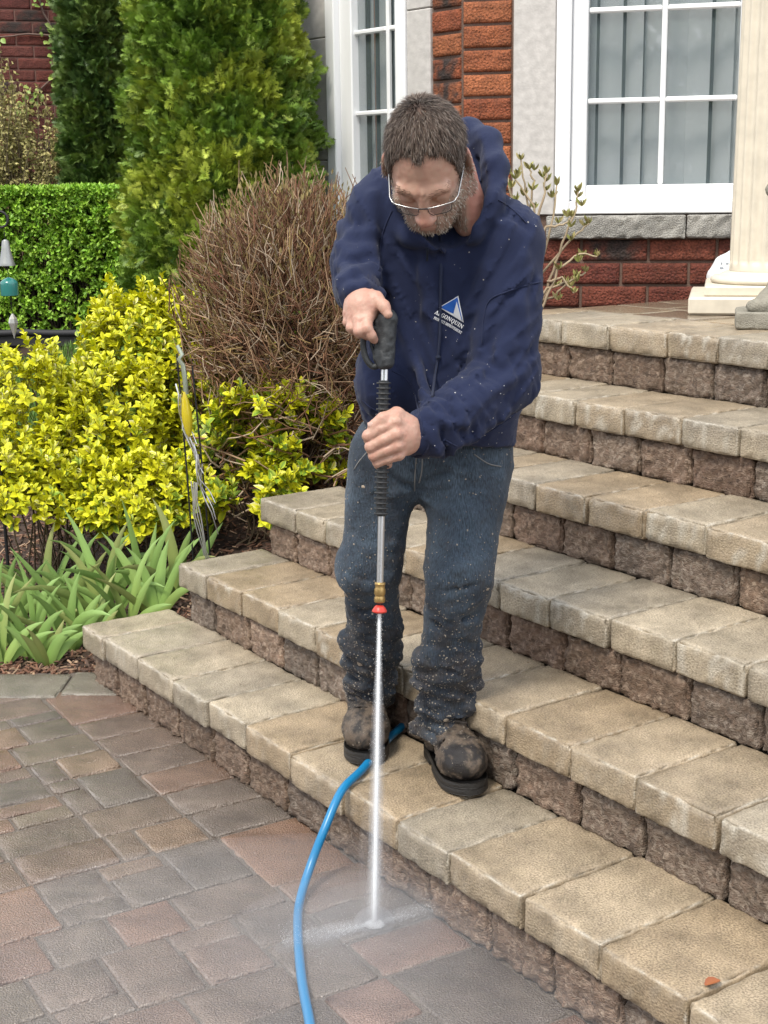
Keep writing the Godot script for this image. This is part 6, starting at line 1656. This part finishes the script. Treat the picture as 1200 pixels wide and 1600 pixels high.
func boot(root: Node3D, xf: Transform3D, sd: int) -> void:
	var o := Node3D.new(); o.name = "boot"; root.add_child(o, true); o.transform = xf
	var f := Field.new(Vector3(-0.08, 0.0, -0.03), Vector3(0.08, 0.29, 0.32), 0.0042)
	f.ball(Vector3(0, 0.066, 0.222), Vector3(0.056, 0.049, 0.073), Basis(), 0.0)
	f.cone(Vector3(0, 0.062, 0.20), Vector3(0, 0.10, 0.115), 0.048, 0.047, 0.03)
	f.cone(Vector3(0, 0.11, 0.095), Vector3(0, 0.27, 0.06), 0.049, 0.055, 0.03)
	f.ball(Vector3(0, 0.065, 0.055), Vector3(0.045, 0.06, 0.056), Basis(), 0.03)
	f.cut(Vector3(0, 0.024, 0), Vector3.DOWN, 0.006)
	# seam of the toe cap, collar and tongue
	for k in 12:
		var a := -1.35 + k * 0.225; var c := -1.35 + (k + 1) * 0.225
		f.cone(Vector3(sin(a) * 0.056, 0.062 + cos(a) * 0.052, 0.205 - absf(a) * 0.014), Vector3(sin(c) * 0.056, 0.062 + cos(c) * 0.052, 0.205 - absf(c) * 0.014), 0.0032, 0.0032, 0.004, Vector3.ZERO, 1.0, true)
	for s in [-1.0, 1.0]: f.cone(Vector3(s * 0.021, 0.128, 0.165), Vector3(s * 0.024, 0.25, 0.112), 0.005, 0.005, 0.006)
	f.rough(0.004, 22.0, sd)
	var nz := FastNoiseLite.new(); nz.seed = sd; nz.frequency = 1.0; nz.fractal_octaves = 3
	var g := f.net(Color.WHITE, func(p: Vector3) -> Color:
		var mud := clampf(0.62 + 1.3 * nz.get_noise_3dv(p * 26.0) + 0.7 * nz.get_noise_3dv(p * 110.0), 0.0, 1.0)
		if p.z > 0.235 and sd == 4: mud *= clampf(0.5 + nz.get_noise_3dv(p * 30.0) * 3.0 + p.x * 14.0, 0.0, 1.0)
		return Color(0.016, 0.014, 0.013).lerp(Color(0.165, 0.122, 0.09), mud * 0.9))
	part("upper", g.mesh(), mat("boot_leather_%d" % sd, Color.WHITE, 0.62, mats.coping.albedo_texture, 6.0, mats.coping.normal_texture, 0.9, true), o)
	specks("mud_crust", o, g, 1300, 0.0008, 0.003, Color(0.20, 0.165, 0.13), Color(0.10, 0.08, 0.065), sd + 80, func(p: Vector3) -> float: return 0.2 if (p.z > 0.235 and sd == 4) else 1.0)
	# sole and heel
	var sg := Geo.new()
	var wid := func(z: float) -> float:
		if z < 0.05: return 0.041 * sqrt(clampf(1.0 - pow((0.05 - z) / 0.055, 2.0), 0.01, 1.0))
		if z > 0.215: return 0.056 * sqrt(clampf(1.0 - pow((z - 0.215) / 0.088, 2.0), 0.003, 1.0))
		return lerpf(0.041, 0.056, smoothstep(0.05, 0.215, z))
	var mk := func(z0: float, z1: float, y0: float, y1: float, grow: float) -> void:
		var left := []; var n := 26
		for k in n + 1: left.append(lerpf(z0, z1, k / float(n)))
		var base := sg.v.size()
		for yy in [[y0, -0.002], [y0 + 0.003, 0.0], [y1 - 0.003, 0.0], [y1, -0.002]]:
			for k in n + 1: sg.vert(Vector3(-(wid.call(left[k]) + grow + yy[1]), yy[0] + maxf(0.0, left[k] - 0.24) * 0.12, left[k]))
			for k in range(n, -1, -1): sg.vert(Vector3(wid.call(left[k]) + grow + yy[1], yy[0] + maxf(0.0, left[k] - 0.24) * 0.12, left[k]))
		var m := 2 * (n + 1)
		for r in 3:
			for k in m: sg.quad(base + r * m + k, base + (r + 1) * m + k, base + (r + 1) * m + (k + 1) % m, base + r * m + (k + 1) % m)
		for r in [0, 3]:
			for k in n:
				var a: int = base + r * m + k; var c: int = base + r * m + (m - 1 - k)
				if r == 3: sg.quad(a, a + 1, c - 1, c)
				else: sg.quad(a, c, c - 1, a + 1)
	mk.call(-0.004, 0.302, 0.016, 0.030, 0.0)
	mk.call(-0.003, 0.085, 0.0, 0.0158, 0.0)
	mk.call(0.125, 0.300, 0.0, 0.0158, 0.0)
	part("sole", sg.mesh(), mat("boot_rubber_%d" % sd, lin(0.022, 0.020, 0.019), 0.55, mats.coping.albedo_texture, 8.0, mats.coping.normal_texture, 0.8), o)
	# laces
	for k in 5:
		var y := 0.135 + k * 0.024; var pts := []
		for s in 7:
			var x := lerpf(-0.027, 0.027, s / 6.0); var yy := y + (0.010 if k % 2 else -0.010) * (s / 6.0 - 0.5)
			pts.append(f.reach(Vector3(x, yy, 0.30), Vector3(0, 0, -1), 0.3) + Vector3(0, 0.0005, 0.003))
		var lg := Geo.new(); lg.tube(pts, 0.0034, 0.0034, 6, Color(0.09, 0.074, 0.06)); part("lace", lg.sharp(), mats.twig, o)

# ---------------------------------------------------------------- tools and water
func smooth_line(pts: Array, per := 8) -> Array:
	var c := Curve3D.new()
	for k in pts.size():
		var t: Vector3 = (pts[mini(k + 1, pts.size() - 1)] - pts[maxi(k - 1, 0)]) / 6.0
		c.add_point(pts[k], -t, t)
	c.bake_interval = 0.01
	var out := []; var n := (pts.size() - 1) * per
	for k in n + 1: out.append(c.sample_baked(c.get_baked_length() * k / n, true))
	return out

func lance() -> void:
	var a := Vector3(0.0121, 1.3, -2.862); var nz := Vector3(-0.012, 0.7032, -2.783); var dirn := (nz - Vector3(0.0052, 1.177, -2.845)).normalized()
	var root := thing("pressure_washer_lance", "black pressure washer gun with ribbed steel lance and red nozzle in his hands", "pressure washer", Vector3(0.0052, 1.177, -2.845))
	var o := root.position
	var rubber := mat("gun_rubber", lin(0.028, 0.032, 0.036), 0.5, mats.coping.albedo_texture, 7.0, mats.coping.normal_texture, 0.7)
	var f := Field.new(Vector3(-0.05, 1.16, -2.91), Vector3(0.06, 1.33, -2.79), 0.0032)
	f.cone(Vector3(0.0132, 1.285, -2.862), Vector3(0.0068, 1.201, -2.848), 0.019, 0.0185, 0.01, Vector3(0, 0, 1), 1.15)
	f.ball(Vector3(0.0133, 1.289, -2.862), Vector3(0.017, 0.016, 0.021), Basis(), 0.01)
	f.cone(Vector3(-0.0076, 1.279, -2.862), Vector3(-0.0099, 1.209, -2.85), 0.0085, 0.008, 0.010)
	for k in 7: f.cone(Vector3(0.0205, 1.269, -2.83) + Vector3(-0.012, -0.009 * k, 0.0), Vector3(0.0205, 1.269, -2.83) + Vector3(0.012, -0.009 * k, 0.0), 0.002, 0.002, 0.003, Vector3.ZERO, 1.0, true)
	f.cut(Vector3(0.0053, 1.187, -2.847), Vector3(0, -1, 0), 0.004)
	f.rough(0.002, 60.0, 2)
	var g := f.net(Color.WHITE)
	for k in g.v.size(): g.v[k] -= o
	part("grip", g.mesh(), rubber, root)
	g = Geo.new()
	var loop := []
	for q in smooth_line([Vector3(-0.0077, 1.27, -2.858), Vector3(-0.0246, 1.266, -2.856), Vector3(-0.0365, 1.248, -2.854), Vector3(-0.0357, 1.222, -2.852), Vector3(-0.0282, 1.202, -2.85), Vector3(-0.0167, 1.192, -2.85), Vector3(-0.0062, 1.196, -2.848)], 5): loop.append(q - o)
	g.tube(loop, 0.0062, 0.0062, 8); part("trigger_guard", g.sharp(), rubber, root)
	g = Geo.new(); g.tube([Vector3(-0.0157, 1.258, -2.856) - o, Vector3(-0.0212, 1.237, -2.854) - o, Vector3(-0.0162, 1.219, -2.852) - o], 0.004, 0.003, 6); part("trigger", g.sharp(), rubber, root)
	var steel := mat("steel", lin(0.66, 0.67, 0.68), 0.28); steel.metallic = 0.9
	g = Geo.new(); g.tube([Vector3(0.0054, 1.194, -2.847) - o, nz - dirn * 0.04 - o], 0.0072, 0.0072, 14); part("tube", g.sharp(), steel, root)
	# ribbed insulating sleeve
	var s0 := Vector3(0.0037, 1.165, -2.843); var s1 := s0 + dirn * (s0.distance_to(Vector3(-0.0054, 0.8906, -2.81)))
	var prof := []; var len := s0.distance_to(s1); var n := int(len / 0.0105)
	for k in n:
		var y := -len + k * len / n; var h := len / n
		prof.append_array([Vector2(0.0102, y), Vector2(0.0102, y + h * 0.30), Vector2(0.0145, y + h * 0.36), Vector2(0.0150, y + h * 0.5), Vector2(0.0145, y + h * 0.64), Vector2(0.0102, y + h * 0.70)])
	prof.append(Vector2(0.0102, 0.0)); prof.append(Vector2(0.0072, 0.0))
	g = Geo.new(); g.lathe(prof, 20, s0 - o, Color.WHITE, aim(-dirn, 0.0)); part("ribbed_sleeve", g.mesh(true), mat("black_plastic", lin(0.018, 0.019, 0.021), 0.45), root)
	# brass coupler and red nozzle
	var brass := mat("brass", lin(0.42, 0.28, 0.11), 0.35); brass.metallic = 0.85
	var b0 := nz - dirn * 0.052
	g = Geo.new(); g.lathe([Vector2(0.0, -0.042), Vector2(0.0095, -0.042), Vector2(0.0115, -0.040), Vector2(0.0115, -0.032), Vector2(0.0100, -0.030), Vector2(0.0100, -0.026), Vector2(0.0118, -0.024), Vector2(0.0118, -0.014), Vector2(0.0102, -0.012), Vector2(0.0102, -0.006), Vector2(0.0112, -0.004), Vector2(0.0112, 0.0), Vector2(0.0, 0.001)], 18, b0 - o, Color.WHITE, aim(-dirn, 0.0)); part("coupler", g.sharp(), brass, root)
	g = Geo.new(); g.lathe([Vector2(0.0, -0.012), Vector2(0.009, -0.012), Vector2(0.0150, -0.010), Vector2(0.0155, -0.007), Vector2(0.0115, 0.0), Vector2(0.008, 0.004), Vector2(0.0, 0.005)], 20, nz - o, Color.WHITE, aim(-dirn, 0.0)); part("nozzle", g.sharp(), mat("red_plastic", lin(0.50, 0.035, 0.022), 0.4), root)

func hose() -> void:
	var pts := smooth_line([Vector3(0.26, 0.40, -3.70), Vector3(0.20, 0.388, -3.66), Vector3(0.13, 0.36, -3.585), Vector3(0.092, 0.27, -3.50), Vector3(0.052, 0.206, -3.42), Vector3(0.0, 0.2, -3.30), Vector3(-0.058, 0.198, -3.13), Vector3(-0.106, 0.192, -3.02), Vector3(-0.142, 0.135, -2.955), Vector3(-0.176, 0.060, -2.915), Vector3(-0.198, 0.012, -2.84), Vector3(-0.196, 0.013, -2.72), Vector3(-0.180, 0.013, -2.547), Vector3(-0.160, 0.013, -2.411), Vector3(-0.13, 0.013, -2.25), Vector3(-0.05, 0.013, -2.0), Vector3(0.15, 0.013, -1.6)], 10)
	var g := Geo.new(); g.tube(pts, 0.0100, 0.0100, 12)
	solo("water_hose", g.sharp(), mat("blue_hose", lin(0.006, 0.165, 0.36), 0.32), "blue rubber hose curving down from the bottom step over the pavers", "hose")

func water() -> void:
	var nz := Vector3(-0.012, 0.7005, -2.783); var hit := Vector3(-0.033, 0.002, -2.739); var r2 := RandomNumberGenerator.new(); r2.seed = 404
	var jet := thing("water_jet", "white jet of water shooting from the red nozzle to the pavers", "water jet", hit)
	var w := mat("spray_core", Color(0.98, 0.99, 1.0, 0.72), 0.6); w.transparency = BaseMaterial3D.TRANSPARENCY_ALPHA
	var g := Geo.new(); g.tube([nz - hit, (nz - hit) * 0.5, Vector3(0, 0.004, 0)], 0.0022, 0.0046, 12); part("core", g.sharp(), w, jet)
	for sh in [[0.0034, 0.0085, 0.22], [0.0042, 0.0135, 0.10], [0.005, 0.020, 0.055]]:      # veils of ever finer spray round the core
		var vm := mat("spray_veil_%d" % int(sh[1] * 1e4), Color(0.98, 0.99, 1.0, sh[2]), 0.7); vm.transparency = BaseMaterial3D.TRANSPARENCY_ALPHA
		g = Geo.new(); g.tube([nz - hit, (nz - hit) * 0.5, Vector3(0, 0.004, 0)], sh[0], sh[1], 14, Color.WHITE, Color(-1, 0, 0), false); part("veil", g.sharp(), vm, jet)
	var drop := SphereMesh.new(); drop.radius = 0.5; drop.height = 1.0; drop.radial_segments = 6; drop.rings = 3
	var white := mat("water_drop", Color(0.98, 0.99, 1.0, 0.85), 0.4); white.transparency = BaseMaterial3D.TRANSPARENCY_ALPHA
	var xs := []; var cs := []
	for k in 1100:      # drops torn off the jet
		var t := r2.randf(); var a := r2.randf() * TAU; var rad := 0.003 + (0.004 + 0.024 * t) * absf(r2.randfn(0.0, 0.55))
		var s := r2.randf_range(0.0003, 0.0007)
		xs.append(Transform3D(Basis().scaled(Vector3(s, s * 3.0, s)), (nz - hit) * (1.0 - t) + Vector3(cos(a) * rad, 0, sin(a) * rad))); cs.append(Color.WHITE)
	for k in 7000:      # fan of spray thrown along the paving
		var side := -1.0 if r2.randf() < 0.62 else 1.0
		var ang := r2.randfn(0.0, 0.12) if r2.randf() < 0.75 else r2.randfn(0.0, 0.7); var far := pow(r2.randf(), 2.6) * (0.21 if side < 0 else 0.17)
		var dir := Vector3(cos(deg_to_rad(-24.0) + ang), 0, sin(deg_to_rad(-24.0) + ang)) * side
		var s := r2.randf_range(0.0004, 0.0012)
		xs.append(Transform3D(Basis().scaled(Vector3.ONE * s), dir * far + Vector3(0, 0.006 + absf(r2.randfn(0.0, 0.003 + far * 0.07)), 0))); cs.append(Color.WHITE)
	for k in 3500:      # burst where the jet strikes
		var d := rdir(r2); d.y = absf(d.y) * 0.8
		var s := r2.randf_range(0.001, 0.0026)
		xs.append(Transform3D(Basis().scaled(Vector3.ONE * s), d * Vector3(0.022, 0.014, 0.015) * sqrt(r2.randf()) + Vector3(0, 0.004, 0))); cs.append(Color.WHITE)
	scatter("droplets", drop, white, jet, xs, cs)
	var mist := func(at: Vector3, size: Vector3, dens: float, turn: float, shape: int) -> void:
		var v := FogVolume.new(); v.name = "water_mist"; v.shape = shape; v.size = size
		var m := FogMaterial.new(); m.density = dens; m.albedo = Color(0.98, 0.98, 1.0); v.material = m
		jet.add_child(v, true); v.position = at; v.rotation = Vector3(-0.06, turn, -0.03) if size.y > 0.3 else Vector3(0, turn, 0); v.set_meta("kind", "stuff")
	var E := RenderingServer.FOG_VOLUME_SHAPE_ELLIPSOID
	mist.call((nz - hit) * 0.42, Vector3(0.034, 0.62, 0.034), 5.5, 0.0, E)
	mist.call((nz - hit) * 0.22, Vector3(0.075, 0.36, 0.075), 1.3, 0.0, E)
	mist.call(Vector3(0, 0.01, 0), Vector3(0.09, 0.07, 0.08), 10.0, 0.0, E)
	mist.call(Vector3(-0.055, 0.004, 0.025), Vector3(0.15, 0.022, 0.020), 14.0, 0.42, E)
	mist.call(Vector3(-0.09, 0.004, 0.04), Vector3(0.26, 0.045, 0.07), 6.0, 0.42, E)
	mist.call(Vector3(0.04, 0.004, -0.018), Vector3(0.11, 0.022, 0.018), 13.0, 0.42, E)
	mist.call(Vector3(0.07, 0.004, -0.03), Vector3(0.22, 0.045, 0.07), 5.0, 0.42, E)
	mist.call(Vector3(-0.02, 0.02, 0.03), Vector3(0.36, 0.16, 0.26), 0.9, 0.42, E)
	mist.call(Vector3(-0.03, 0.0, 0.06), Vector3(0.66, 0.2, 0.5), 0.55, 0.42, E)
	mist.call(Vector3(-0.2, 0.0, 0.35), Vector3(1.8, 0.28, 1.5), 0.55, 0.2, E)
